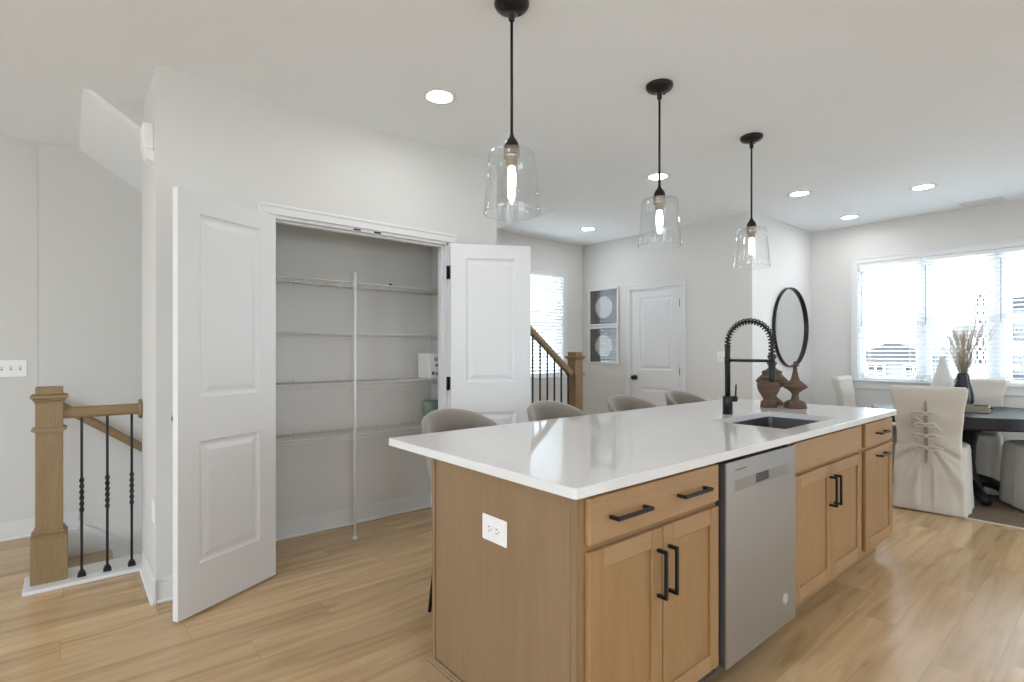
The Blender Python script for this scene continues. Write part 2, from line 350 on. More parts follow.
# door casings and jambs
def casing_bar(bm, axis, plane, sgn, a0, a1, z0, z1, t=0.014):
    lo, hi = sorted((plane, plane+sgn*t))
    if axis == 'X': box(bm, a0, a1, lo, hi, z0, z1, 0.003)
    else: box(bm, lo, hi, a0, a1, z0, z1, 0.003)
CW = 0.06
def casing(bm, axis, plane, a0, a1, ztop, z0=0.0, w_=CW):
    for p, q, c, d in ((a0-w_, a0, z0, ztop), (a1, a1+w_, z0, ztop), (a0-w_, a1+w_, ztop+0.0002, ztop+w_)): casing_bar(bm, axis, plane, -1, p, q, c, d)
    for p, q, c, d in ((a0-w_, a0-w_+0.018, z0, ztop+w_-0.0185), (a1+w_-0.018, a1+w_, z0, ztop+w_-0.0185), (a0-w_, a1+w_, ztop+w_-0.018, ztop+w_)): casing_bar(bm, axis, plane-0.0141, -1, p, q, c, d, 0.006)
bm = bm_new(); casing(bm, 'X', PY, OX0, OX1, OZ)
for a0, a1, z0, z1 in ((OX0, OX0+0.018, 0, OZ), (OX1-0.018, OX1, 0, OZ), (OX0, OX1, OZ-0.018, OZ)):
    box(bm, a0, a1, PY, PY+0.11, z0, z1, 0.001)
for a0, a1, z0, z1 in ((OX0+0.018, OX0+0.03, 0, OZ-0.018), (OX1-0.03, OX1-0.018, 0, OZ-0.018), (OX0+0.018, OX1-0.018, OZ-0.03, OZ-0.018)):
    box(bm, a0, a1, PY+0.04, PY+0.075, z0, z1, 0.001)
tr = struct('trim_1', bm, 'white', 'white door casing round the pantry opening', 'door casing')
for xx in (1.408, 1.548):
    bm = bm_new(); box(bm, xx-0.024, xx+0.024, PY-0.003, PY, OZ-0.015, OZ-0.004, 0.001); obj('strike_plate', bm, 'black', tr)
bm = bm_new()
DY0, DY1, DZ = 3.395, 4.12, 2.055
casing(bm, 'Y', HX, DY0, DY1, DZ)
for a0, a1, z0, z1 in ((DY0, DY0+0.018, 0, DZ), (DY1-0.018, DY1, 0, DZ), (DY0, DY1, DZ-0.018, DZ)):
    box(bm, HX, HX+0.12, a0, a1, z0, z1, 0.001)
struct('trim_2', bm, 'white', 'white casing round the closed hall door', 'door casing')

# two-panel doors ------------------------------------------------
def panel_slab(bm, W, Hh, T, panels, both=True):
    """slab x 0..W, y -T/2..T/2, z 0..Hh; moulded panels (x0,x1,z0,z1) on both faces"""
    xs = sorted({0, W, *[p[0] for p in panels], *[p[1] for p in panels]}); zs = sorted({0, Hh, *[p[2] for p in panels], *[p[3] for p in panels]})
    def isp(a, b, c, d): return any(abs(p[0]-a) < 1e-6 and abs(p[1]-b) < 1e-6 and p[2] <= c+1e-6 and p[3] >= d-1e-6 for p in panels)
    for sg in (-1, 1):
        y = sg*T/2
        for i in range(len(xs)-1):
            for j in range(len(zs)-1):
                if isp(xs[i], xs[i+1], zs[j], zs[j+1]): continue
                bm.faces.new([bm.verts.new((a, y, b)) for a, b in ((xs[i], zs[j]), (xs[i+1], zs[j]), (xs[i+1], zs[j+1]), (xs[i], zs[j+1]))])
        for p in panels:
            loops = []
            for ins, dep in ((0, 0), (0.006, 0.006), (0.016, 0.010), (0.026, 0.010), (0.052, 0.003)):
                yy = y-sg*dep
                loops.append([bm.verts.new((a, yy, b)) for a, b in ((p[0]+ins, p[2]+ins), (p[1]-ins, p[2]+ins), (p[1]-ins, p[3]-ins), (p[0]+ins, p[3]-ins))])
            for A, B in zip(loops, loops[1:]):
                for k in range(4): bm.faces.new((A[k], A[(k+1) % 4], B[(k+1) % 4], B[k]))
            bm.faces.new(loops[-1])
    for a, b in (((0, 0), (W, 0)), ((W, 0), (W, Hh)), ((W, Hh), (0, Hh)), ((0, Hh), (0, 0))):
        bm.faces.new([bm.verts.new(q) for q in ((a[0], -T/2, a[1]), (b[0], -T/2, b[1]), (b[0], T/2, b[1]), (a[0], T/2, a[1]))])
    bmesh.ops.remove_doubles(bm, verts=bm.verts[:], dist=1e-5)
def knob(bm, x, z, side, T):
    y = side*T/2
    mt = Matrix.Translation((x, y, z)) @ Matrix.Rotation(-side*PI/2, 4, 'X')
    lathe(bm, [(0.032, 0), (0.032, 0.006), (0.026, 0.010), (0.011, 0.012), (0.011, 0.030), (0.020, 0.036), (0.028, 0.046), (0.029, 0.054), (0.024, 0.064), (0.010, 0.068)], seg=24, mtx=mt)
def make_door(name, W, origin, rz, knob_x, knob_sides, label, hinge_x, hinge_side):
    T = 0.035; Hh = 2.04
    bm = bm_new(); s = min(0.115, W*0.19)
    panel_slab(bm, W, Hh, T, [(s, W-s, 0.235, 0.83), (s, W-s, 1.045, Hh-0.1)])
    d = struct(name, bm, 'white', label, 'door'); d.location = origin; d.rotation_euler = (0, 0, rz)
    for sd in knob_sides:
        bm = bm_new(); knob(bm, knob_x, 0.945, sd, T); obj('door_knob', bm, 'black', d, True)
    for z in (0.22, 1.04, 1.84):
        bm = bm_new(); tube(bm, [(hinge_x, hinge_side*(T/2+0.006), z-0.045), (hinge_x, hinge_side*(T/2+0.006), z+0.045)], 0.007, 10)
        lo, hi = sorted((0, hinge_side*(T/2+0.003)))
        box(bm, hinge_x-0.004, hinge_x+0.002, lo, hi, z-0.045, z+0.045); obj('hinge', bm, 'black', d)
    return d
# left leaf: hinge (0.91,3.175) to free edge (0.385,2.885); right leaf: hinge (2.055,3.165) to (2.6,2.88)
aL = math.atan2(2.905-3.163, 0.385-0.888)
make_door('door_1', 0.572, (0.888, 3.163, 0.012), aL, 0.512, (-1,), 'left pantry door swung wide open beside the stair railing', 0.0, -1)
aR = math.atan2(2.868-3.165, 2.605-2.085)
make_door('door_2', 0.583, (2.088, 3.162, 0.012), aR, 0.53, (1,), 'right pantry door swung open toward the stools', 0.0, 1)
make_door('door_3', 0.683, (HX+0.03, 3.416, 0.01), R(90), 0.632, (1,), 'closed white two-panel door beside the framed pictures', 0.0, 1)
# black hinge leaves on the right pantry jamb
for z in (0.23, 1.05, 1.85):
    bm = bm_new(); box(bm, 2.074, 2.096, PY-0.0225, PY-0.0143, z-0.048, z+0.048, 0.002); o = obj('hinge', bm, 'black', tr)

# windows ---------------------------------------------------------
def window(name, axis, P, a0, a1, z0, z1, label, meet):
    """double-hung unit set in a wall opening; P: coordinate of inner wall face; opening goes P..P+0.14 outward"""
    def bx(bm, u0, u1, d0, d1, c0, c1, bev=0.003):
        if axis == 'X': box(bm, P+d0, P+d1, u0, u1, c0, c1, bev)
        else: box(bm, u0, u1, P+d0, P+d1, c0, c1, bev)
    bm = bm_new(); F = 0.012
    bx(bm, a0-0.02, a0+F, 0.062, 0.145, z0-0.02, z1+0.02); bx(bm, a1-F, a1+0.02, 0.062, 0.145, z0-0.02, z1+0.02); bx(bm, a0, a1, 0.062, 0.145, z1-F, z1+0.02); bx(bm, a0, a1, 0.062, 0.145, z0-0.02, z0+F)
    o = struct(name, bm, 'white', label, 'window')
    for c0, c1, d in ((meet-0.02, z1-F, 0.105), (z0+F, meet+0.02, 0.075)):
        bm = bm_new(); s = 0.036
        bx(bm, a0+F, a0+F+s, d, d+0.028, c0, c1); bx(bm, a1-F-s, a1-F, d, d+0.028, c0, c1); bx(bm, a0+F+s, a1-F-s, d, d+0.028, c1-s, c1); bx(bm, a0+F+s, a1-F-s, d, d+0.028, c0, c0+s)
        sa = obj('sash', bm, 'white', o)
        bm = bm_new(); bx(bm, a0+F+s-0.004, a1-F-s+0.004, d+0.012, d+0.016, c0+s-0.004, c1-s+0.004, 0); obj('pane', bm, 'pane', sa)
    return o
window('window_1', 'Y', BY, W1[0], W1[1], W1[2], W1[3], 'tall window behind the far stair railing', 1.62)
for i, (a, b) in enumerate(WIN):
    window('window_%d' % (i+2), 'X', WX, a, b, WZ0, WZ1, ['left window of the dining triple', 'middle window of the dining triple', 'right window of the dining triple'][i], 1.62)
bm = bm_new()                                               # casing and sill of the triple window
casing(bm, 'Y', WX, 0.285, 2.067, 2.288, 0.958, 0.066)
for a0, a1 in ((1.44, 1.5), (0.855, 0.915)): box(bm, WX+0.06, WX+0.14, a0, a1, 0.95, 2.29, 0.003)
box(bm, WX-0.04, WX+0.07, 0.2, 2.155, 0.935, 0.957, 0.005); casing_bar(bm, 'Y', WX, -1, 0.23, 2.125, 0.855, 0.935)
struct('trim_3', bm, 'white', 'white casing and sill of the triple window', 'window casing')
bm = bm_new()
casing(bm, 'X', BY, W1[0], W1[1], 2.29, 0.953, 0.066)
box(bm, W1[0]-0.1, W1[1]+0.1, BY-0.04, BY+0.07, 0.93, 0.952, 0.005); casing_bar(bm, 'X', BY, -1, W1[0]-0.07, W1[1]+0.07, 0.85, 0.93)
struct('trim_4', bm, 'white', 'white casing and sill of the stair window', 'window casing')

def blind(name, axis, P, a0, a1, z0, z1, label, tilt, wand_at, group):
    """venetian blind hung inside the reveal"""
    mid = (a0+a1)/2; 
    loc = (P+0.024, mid, z0) if axis == 'X' else (mid, P+0.024, z0)
    t = thing(name, label, 'blind', loc, 0, group)
    def bx(bm, u0, u1, d0, d1, c0, c1, bev=0.002, mtx=None):
        if axis == 'X': box(bm, d0, d1, u0-mid, u1-mid, c0-z0, c1-z0, bev, mtx=mtx)
        else: box(bm, u0-mid, u1-mid, d0, d1, c0-z0, c1-z0, bev, mtx=mtx)
    g = 0.004
    bm = bm_new(); bx(bm, a0+0.002, a1-0.002, -0.028, 0.028, z1-0.036, z1-0.003); bx(bm, a0+0.001, a1-0.001, -0.034, -0.029, z1-0.038, z1-0.002); obj('headrail', bm, 'slat', t)
    bm = bm_new(); n = int((z1-0.06-z0-0.03)/0.0445)+1
    for i in range(n):
        z = z1-0.062-i*0.0445-z0
        rot = Matrix.Translation((0, 0, z)) @ (Matrix.Rotation(tilt, 4, 'Y') if axis == 'X' else Matrix.Rotation(-tilt, 4, 'X'))
        if axis == 'X': box(bm, -0.025, 0.025, a0+g-mid, a1-g-mid, -0.0014, 0.0014, mtx=rot)
        else: box(bm, a0+g-mid, a1-g-mid, -0.025, 0.025, -0.0014, 0.0014, mtx=rot)
    obj('slats', bm, 'slat', t)
    bm = bm_new(); bx(bm, a0+g, a1-g, -0.025, 0.025, z0+0.006, z0+0.024); obj('bottom_rail', bm, 'slat', t)
    bm = bm_new()
    for f in (0.18, 0.82):
        u = a0+(a1-a0)*f-mid
        for d in (-0.027, 0.027):
            p = (d, u) if axis == 'X' else (u, d)
            tube(bm, [(p[0], p[1], 0.04), (p[0], p[1], z1-z0-0.07)], 0.0012, 5)
    obj('ladder_cords', bm, 'slat', t)
    u = a0+(a1-a0)*wand_at-mid; p = (-0.036, u) if axis == 'X' else (u, -0.036)
    bm = bm_new(); tube(bm, [(p[0], p[1], 0.62), (p[0], p[1], z1-z0-0.09)], 0.004, 6); obj('tilt_wand', bm, 'grey', t)
    return t
blind('window_blind', 'Y', BY, W1[0], W1[1], W1[2], W1[3], 'white blind in the stair window behind the far railing', R(52), 0.1, None)
for i, (a, b) in enumerate(WIN):
    a, b = ((1.473, 2.063), (0.882, 1.471), (0.291, 0.88))[i]
    blind('window_blind', 'X', WX, a, b, WZ0, WZ1, ['white blind in the left dining window, nearest the mirror', 'white blind in the middle dining window, behind the two vases', 'white blind in the right dining window, cut by the photo edge'][i], R(10), 0.94, 'dining window blinds')

# ------------------------------------------------------------------ stairs
t = thing('staircase', 'stair flight going down behind the near oak railing', 'stairs', (-0.04, SY, 0))
for k in range(1, 14):
    x = -0.04+0.25*(k-1); z = -0.19*k
    bm = bm_new(); box(bm, x-0.0, x+0.28, SY+0.003, BY-0.017, z-0.03, z, 0.004); pobj('tread', bm, 'tread', t)
    bm = bm_new(); box(bm, x-0.0, x+0.015, SY+0.003, BY-0.017, z+0.0, z+0.16); pobj('riser', bm, 'white', t)
bm = bm_new()
prism(bm, [(-0.04, 0.0), (0.05, 0.0), (0.05, 0.05), (0.07, 0.035), (3.4, 0.035-0.757*3.33), (3.4, -0.27-0.757*3.33), (0.2, -0.55), (-0.04, -0.3)], 'Y', BY-0.016, BY-0.001)
prism(bm, [(0.03, 0.075), (0.07, 0.035), (3.4, 0.035-0.757*3.33), (3.4, 0.01-0.757*3.33), (0.06, 0.012), (0.03, 0.05)], 'Y', BY-0.022, BY-0.016)
pobj('skirt_board', bm, 'white', t)
t = thing('staircase', 'stair flight climbing behind the far railing under the window', 'stairs', (4.0, SY, 0))
bm = bm_new(); bt = bm_new()
for k in range(1, 13):
    x1 = 4.0-0.25*(k-1); z = 0.19*k
    box(bm, x1-0.018, x1, SY+0.003, BY-0.016, z-0.19, z-0.03); box(bt, x1-0.275, x1+0.025, SY+0.003, BY-0.016, z-0.03, z, 0.004)
pobj('risers', bm, 'white', t); pobj('treads', bt, 'tread', t)
bm = bm_new()
prism(bm, [(4.02, 0), (4.02, 0.22), (PX1+0.001, 0.22+0.76*(4.02-PX1)), (PX1+0.001, 0)], 'Y', SY-0.11, SY-0.001)
pobj('stringer_wall', bm, 'white', t)

def newel_parts(root, cx, cy, zt, mname='oak'):
    """box newel: plinth, shaft, collars and cap"""
    bm = bm_new(); h = 0.078
    box(bm, cx-h, cx+h, cy-h, cy+h, 0.02, 0.265, 0.003)
    for d, z0, z1 in ((h, 0.265, 0.276), (h-0.006, 0.276, 0.284), (h-0.012, 0.284, 0.30)): box(bm, cx-d, cx+d, cy-d, cy+d, z0, z1, 0.003)
    s = 0.058; box(bm, cx-s, cx+s, cy-s, cy+s, 0.29, zt-0.075, 0.002)
    n = pobj('newel_post', bm, mname, root)
    bm = bm_new(); d = s+0.016
    prism(bm, [(cx-s, zt-0.245), (cx-d, zt-0.235), (cx-d, zt-0.228), (cx-s, zt-0.222), (cx+s, zt-0.222), (cx+d, zt-0.228), (cx+d, zt-0.235), (cx+s, zt-0.245)], 'Y', cy-d, cy+d)
    pobj('collar', bm, mname, n)
    bm = bm_new()
    for d, z0, z1 in ((s+0.006, zt-0.085, zt-0.073), (s+0.013, zt-0.073, zt-0.062), (s+0.021, zt-0.062, zt-0.043), (s, zt-0.043, zt)): box(bm, cx-d, cx+d, cy-d, cy+d, z0, z1, 0.004)
    pobj('newel_cap', bm, mname, n)
    return n
def baluster(root, x, y, z0, z1, cut=0.0):
    bm = bm_new(); w = 0.0064; zs = []; tw = []
    L = z1-z0; m0, m1 = z0+0.40*L, z0+0.62*L
    for z in [z0, m0]+[m0+(m1-m0)*i/24 for i in range(1, 25)]+[z1]: zs.append(z)
    rings = []
    for z in zs:
        a = 0 if z <= m0 else (2*PI*1.5 if z >= m1 else 2*PI*1.5*(z-m0)/(m1-m0))
        bulge = 1.0+(0.28*abs(math.sin(2*a)) if m0 < z < m1 else 0)
        rings.append([bm.verts.new((x+w*bulge*1.414*math.cos(a+PI/4+q*PI/2), y+w*bulge*1.414*math.sin(a+PI/4+q*PI/2), z)) for q in range(4)])
    for A, B in zip(rings, rings[1:]):
        for q in range(4): bm.faces.new((A[q], A[(q+1) % 4], B[(q+1) % 4], B[q]))
    bm.faces.new(rings[0][::-1]); bm.faces.new(rings[-1])
    b = pobj('baluster', bm, 'black', root)
    bm = bm_new()
    for d, a, c in ((0.019, 0, 0.012), (0.016, 0.012, 0.026), (0.011, 0.026, 0.034)): box(bm, x-d, x+d, y-d, y+d, z0+a, z0+c, 0.002)
    pobj('baluster_shoe', bm, 'black', b)
# near railing
RY = 3.875
t = thing('stair_railing', 'near oak railing with box newel at the left of the photo', 'railing', (-0.08, RY, 0))
bm = bm_new(); box(bm, -0.19, PX0-0.002, 3.735, 4.0, 0, 0.02, 0.003); pobj('base_shoe', bm, 'white', t)
newel_parts(t, -0.085, RY+0.012, 1.085)
bm = bm_new(); x0, x1 = -0.027, PX0-0.012
prism(bm, [(RY-0.022, 0.905), (RY-0.03, 0.918), (RY-0.03, 0.94), (RY-0.024, 0.957), (RY-0.012, 0.967), (RY+0.012, 0.967), (RY+0.024, 0.957), (RY+0.03, 0.94), (RY+0.03, 0.918), (RY+0.022, 0.905)], 'X', x0, x1)
pobj('handrail', bm, 'oak_h', t)
bm = bm_new(); mt = Matrix.Translation((PX0-0.001, RY, 0.935)) @ Matrix.Rotation(-PI/2, 4, 'Y')
lathe(bm, [(0.058, 0), (0.058, 0.01), (0.052, 0.018)], seg=28, mtx=mt); pobj('rosette', bm, 'oak', t)
for x in (0.052, 0.166, 0.28): baluster(t, x, RY-0.02-0.045, 0.02, 0.912)
# wall handrail down the stairs
t = thing('wall_handrail', 'oak handrail sloping down along the stairwell rear wall', 'handrail', (0, BY-0.07, 0.86))
bm = bm_new(); p0, p1 = Vector((-0.09, BY-0.075, 0.93)), Vector((1.9, BY-0.075, 0.93-0.74*1.99))
d = (p1-p0).normalized(); tube(bm, [p0, p0+d*0.02, p1], 0.03, 16, radii=[0.024, 0.03, 0.03]); pobj('rail', bm, 'oak_h', t, True)
for x in (0.62, 1.5):
    z = 0.93-0.74*(x+0.09); bm = bm_new(); tube(bm, [(x, BY-0.001, z-0.07), (x, BY-0.05, z-0.07), (x, BY-0.075, z-0.05), (x, BY-0.075, z-0.02)], 0.007, 8); pobj('bracket', bm, 'black', t)
# far railing
FY = 3.83
t = thing('stair_railing', 'far oak railing rising in front of the stair window', 'railing', (4.1, FY, 0))
newel_parts(t, 4.105, FY, 1.275)
bm = bm_new(); q0, q1 = Vector((4.06, FY, 1.03)), Vector((2.62, FY, 1.015+0.775*1.46))
d = (q1-q0); n = Vector((-d.z, 0, d.x)).normalized(); n = n if n.z > 0 else -n
prof = [(-0.022, -0.028), (-0.03, -0.012), (-0.03, 0.012), (-0.022, 0.028), (0.022, 0.028), (0.03, 0.012), (0.03, -0.012), (0.022, -0.028)]
ra = [bm.verts.new(q0+Vector((0, a, 0))+n*b) for a, b in prof]; rb = [bm.verts.new(q1+Vector((0, a, 0))+n*b) for a, b in prof]
for i in range(8): bm.faces.new((ra[i], ra[(i+1) % 8], rb[(i+1) % 8], rb[i]))
bm.faces.new(ra[::-1]); bm.faces.new(rb); pobj('handrail', bm, 'oak_h', t)
for i in range(14):
    x = 3.985-0.1*i; zb = 0.22+0.76*(4.02-x)-0.003
    baluster(t, x, FY-0.01, zb, 1.03+0.775*(4.06-x)-0.02)

# ------------------------------------------------------------------ pantry shelving
def wire_shelf(z, label):
    x0, x1, y0, y1 = PX0+0.112, 2.283, 3.445, 3.74
    t = thing('wire_shelf', label, 'shelf', ((x0+x1)/2, y1, z), 0, 'pantry wire shelves')
    bm = bm_new()
    for y, zz in ((y0, z), (y0, z-0.028), (y0+0.1, z-0.004), (y0+0.2, z-0.004), (y1-0.006, z-0.004)): tube(bm, [(x0, y, zz), (x1, y, zz)], 0.0032, 6)
    pobj('long_rods', bm, 'wire', t)
    bm = bm_new(); n = 76
    for i in range(n):
        x = x0+0.01+(x1-x0-0.02)*i/(n-1); tube(bm, [(x, y1-0.004, z), (x, y0, z+0.003), (x, y0-0.003, z), (x, y0-0.003, z-0.028)], 0.0016, 4)
    pobj('cross_wires', bm, 'wire', t)
    for k in range(6):
        x = x0+0.12+k*0.31; bm = bm_new(); box(bm, x-0.006, x+0.006, y1-0.014, y1+0.003, z-0.012, z+0.012, 0.002); pobj('wall_clip', bm, 'wire', t)
for z, lb in ((1.752, 'topmost white wire shelf in the pantry'), (1.402, 'second white wire shelf from the top in the pantry'), (1.066, 'third white wire shelf down, holding the white box'), (0.712, 'lowest white wire shelf in the pantry')):
    wire_shelf(z, lb)
bm = bm_new(); tube(bm, [(1.49, 3.431, 0.0), (1.49, 3.431, 1.82)], 0.0095, 12)
t = thing('shelf_pole', 'white upright pole clipped to the fronts of the wire shelves', 'pole', (1.49, 3.431, 0)); pobj('pole', bm, 'wire', t, True)
bm = bm_new(); lathe(bm, [(0.016, 0), (0.016, 0.012), (0.011, 0.02)], (1.49, 3.431, 0), 14); pobj('pole_foot', bm, 'wire', t)
for z in (1.752, 1.402, 1.066, 0.712):
    bm = bm_new(); box(bm, 1.478, 1.502, 3.428, 3.444, z-0.03, z+0.004, 0.002); pobj('pole_clip', bm, 'wire', t)
t = thing('carton', 'white printed box on the third pantry shelf by the right jamb', 'box', (2.19, 3.57, 1.073))
bm = bm_new(); box(bm, 2.11, 2.275, 3.49, 3.66, 1.073, 1.265, 0.003); pobj('box_body', bm, 'plate', t)
for i, (a, b, c, d, m_) in enumerate(((2.155, 2.185, 1.205, 1.235, 'grey'), (2.195, 2.245, 1.2, 1.238, 'grey'), (2.165, 2.26, 1.165, 1.18, 'slot'), (2.135, 2.155, 1.1, 1.125, 'slot'), (2.165, 2.19, 1.095, 1.12, 'grey'), (2.2, 2.255, 1.095, 1.135, 'slot'))):
    bm = bm_new(); box(bm, a, b, 3.488, 3.491, c, d); pobj('printed_mark', bm, m_, t)
t = thing('bowl', 'sage green bowl on the lowest pantry shelf by the right jamb', 'bowl', (2.205, 3.62, 0.718))
bm = bm_new(); lathe(bm, [(0.035, 0), (0.04, 0.01), (0.06, 0.05), (0.07, 0.11), (0.072, 0.17), (0.068, 0.17), (0.065, 0.11), (0.055, 0.05), (0.02, 0.02)], (2.205, 3.62, 0.718), 28, cap1=True); pobj('bowl_body', bm, 'sage', t, True)
bm = bm_new(); lathe(bm, [(0.006, 0), (0.013, 0.003), (0.014, 0.008), (0.009, 0.015), (0.004, 0.019)], (1.79, 3.5, 1.757), 12)
tag(obj('cap', bm, 'blue', None, True), 'small dark blue cap left on the topmost pantry shelf', 'cap')

# ------------------------------------------------------------------ island
CT = 0.91                                        # worktop surface
IX0, IX1, IY0, IY1 = 1.042, 4.005, 0.97, 2.062
SX0, SX1, SY0, SY1 = 2.61, 3.30, 1.075, 1.455    # sink cut-out
bm = bm_new(); rr = 0.012
def rrect(x0, x1, y0, y1, r, n=5):
    pts = []
    for cx, cy, a in ((x1-r, y1-r, 0), (x0+r, y1-r, 90), (x0+r, y0+r, 180), (x1-r, y0+r, 270)):
        for i in range(n+1): q = R(a+90*i/n); pts.append((cx+r*math.cos(q), cy+r*math.sin(q)))
    return pts
def slab_with_hole(bm, outer, inner, z0, z1, ch):
    """outer, inner: same-length loops"""
    n = len(outer)
    cx = sum(p[0] for p in outer)/n; cy = sum(p[1] for p in outer)/n
    def ins(p, d): return (p[0]-math.copysign(d, p[0]-cx), p[1]-math.copysign(d, p[1]-cy))
    rings = [[(*p, z1) for p in inner], [(*ins(p, ch), z1) for p in outer], [(*p, z1-ch) for p in outer], [(*p, z0) for p in outer], [(*p, z0) for p in inner]]
    V = [[bm.verts.new(p) for p in r_] for r_ in rings]
    V.append(V[0])
    for A, B in zip(V, V[1:]):
        for i in range(n):
            j = (i+1) % n
            bm.faces.new((A[i], A[j], B[j], B[i]))
slab_with_hole(bm, rrect(IX0, IX1, IY0, IY1, rr), rrect(SX0, SX1, SY0, SY1, 0.012), CT-0.03, CT, 0.003)
tag(obj('island_countertop', bm, 'quartz'), 'white quartz worktop covering the kitchen island', 'countertop')

FYD, FYB, PB = 0.985, 1.005, 1.745                # door fronts, box front, island back
def pull(parent, x, z, L, vertical=False):
    bm = bm_new(); s = 0.0055; y0 = FYD-0.032
    if vertical:
        box(bm, x-s, x+s, y0-s, y0+s, z-L/2, z+L/2, 0.0015)
        for q in (z-L/2+s, z+L/2-s): box(bm, x-s, x+s, y0, FYD, q-s, q+s, 0.001)
    else:
        box(bm, x-L/2, x+L/2, y0-s, y0+s, z-s, z+s, 0.0015)
        for q in (x-L/2+s, x+L/2-s): box(bm, q-s, q+s, y0, FYD, z-s, z+s, 0.001)
    return pobj('handle', bm, 'black', parent)
def drawer(root, x0, x1, z0, z1, pulls, name='drawer'):
    bm = bm_new(); box(bm, x0, x1, FYD, FYB, z0, z1, 0.003); d = pobj(name, bm, 'maple_h', root)
    for px, L in pulls: pull(d, px, (z0+z1)/2, L)
    return d
def shaker(root, x0, x1, z0, z1, hx, hz, L, vertical=True, name='door'):
    bm = bm_new(); f = 0.058
    box(bm, x0, x0+f, FYD, FYB, z0, z1, 0.0025); box(bm, x1-f, x1, FYD, FYB, z0, z1, 0.0025)
    box(bm, x0+f, x1-f, FYD, FYB, z0, z0+f, 0.0025, 1); box(bm, x0+f, x1-f, FYD, FYB, z1-f, z1, 0.0025, 1)
    box(bm, x0+f-0.004, x1-f+0.004, FYD+0.009, FYB-0.002, z0+f-0.004, z1-f+0.004)
    d = pobj(name, bm, ['maple', 'maple_h'], root); pull(d, hx, hz, L, vertical); return d
def cabinet(x0, x1, label, top=0.88):
    t = thing('base_cabinet', label, 'cabinet', ((x0+x1)/2, (FYB+PB)/2, 0), 0, 'island base cabinets')
    bm = bm_new(); th = 0.018
    box(bm, x0, x0+th, FYB+0.018, PB-0.02, 0.105, top); box(bm, x1-th, x1, FYB+0.018, PB-0.02, 0.105, top); box(bm, x0+th, x1-th, FYB+0.018, PB-0.02, 0.105, 0.125); box(bm, x0+th, x1-th, PB-0.03, PB-0.02, 0.105, top)
    pobj('carcass', bm, 'maple', t)
    bm = bm_new(); s = 0.032
    box(bm, x0, x0+s, FYB, FYB+0.018, 0.105, top); box(bm, x1-s, x1, FYB, FYB+0.018, 0.105, top)
    for z0, z1 in ((0.105, 0.15), (0.705, 0.745), (0.85, top)): box(bm, x0+s, x1-s, FYB, FYB+0.018, z0, z1)
    pobj('face_frame', bm, 'maple', t)
    bm = bm_new(); box(bm, x0, x1, FYB+0.075, FYB+0.09, 0, 0.105); pobj('toe_kick', bm, 'toe', t)
    return t
t = cabinet(1.094, 1.835, 'island cabinet nearest the camera with one wide drawer over two doors')
drawer(t, 1.116, 1.824, 0.732, 0.866, [(1.285, 0.172), (1.635, 0.172)])
shaker(t, 1.116, 1.468, 0.125, 0.712, 1.44, 0.572, 0.155); shaker(t, 1.472, 1.824, 0.125, 0.712, 1.5, 0.572, 0.155)
t = cabinet(2.458, 3.428, 'island cabinet under the sink with a blank front over two doors')
drawer(t, 2.495, 3.385, 0.732, 0.866, [], 'false_front')
shaker(t, 2.495, 2.938, 0.14, 0.712, 2.91, 0.582, 0.15); shaker(t, 2.942, 3.385, 0.14, 0.712, 2.97, 0.582, 0.15)
t = cabinet(3.43, 3.985, 'narrow island cabinet at the far end with a drawer over a pull-out')
drawer(t, 3.46, 3.965, 0.732, 0.866, [(3.715, 0.16)])
shaker(t, 3.46, 3.965, 0.14, 0.712, 3.715, 0.667, 0.16, False)

t = thing('island_end_panel', 'maple panel closing the near end of the island, with an outlet', 'panel', (1.085, 1.37, 0))
bm = bm_new(); box(bm, 1.0775, 1.0938, FYB+0.02, PB-0.012, 0, 0.88, 0.0015); pobj('panel', bm, 'maple_y', t)
bm = bm_new(); box(bm, 1.079, 1.0938, FYB, FYB+0.02, 0, 0.88, 0.001); pobj('front_stile', bm, 'maple_y', t)
bm = bm_new(); box(bm, 1.071, 1.094, PB-0.012, PB+0.006, 0, 0.88, 0.0015); pobj('rear_corner_strip', bm, 'maple_y', t)
bm = bm_new(); box(bm, 1.058, 1.0705, FYB, PB+0.032, 0, 0.082, 0.002); box(bm, 1.062, 1.0705, FYB, PB+0.028, 0.082, 0.094, 0.003); box(bm, 1.066, 1.0705, FYB, PB+0.022, 0.094, 0.103, 0.002); box(bm, 1.0706, 1.0774, FYB, PB-0.013, 0, 0.1); pobj('base_moulding', bm, 'maple_trim', t)
t = thing('island_back_panel', 'maple panel along the stool side of the island', 'panel', (2.5, PB, 0))
bm = bm_new(); box(bm, 1.095, 3.985, PB-0.018, PB, 0, 0.88, 0.0015); pobj('panel', bm, 'maple', t)
bm = bm_new(); box(bm, 1.095, 3.985, PB, PB+0.014, 0, 0.09, 0.003); pobj('base_moulding', bm, 'maple_h', t)

t = thing('outlet_plate', 'white outlet plate on the maple island end', 'outlet', (1.074, 1.37, 0.695))
bm = bm_new(); box(bm, 1.0705, 1.0772, 1.299, 1.429, 0.647, 0.733, 0.003); pobj('plate', bm, 'plate', t)
for y in (1.344, 1.384):
    bm = bm_new(); box(bm, 1.0685, 1.0725, y-0.016, y+0.016, 0.673, 0.707, 0.0015); rc = pobj('receptacle', bm, 'plate', t)
    bm = bm_new()
    for dz in (-0.007, 0.007): box(bm, 1.068, 1.069, y-0.002, y+0.007, 0.69+dz-0.0013, 0.69+dz+0.0013)
    box(bm, 1.068, 1.069, y-0.011, y-0.007, 0.688, 0.692); pobj('slots', bm, 'slot', rc)

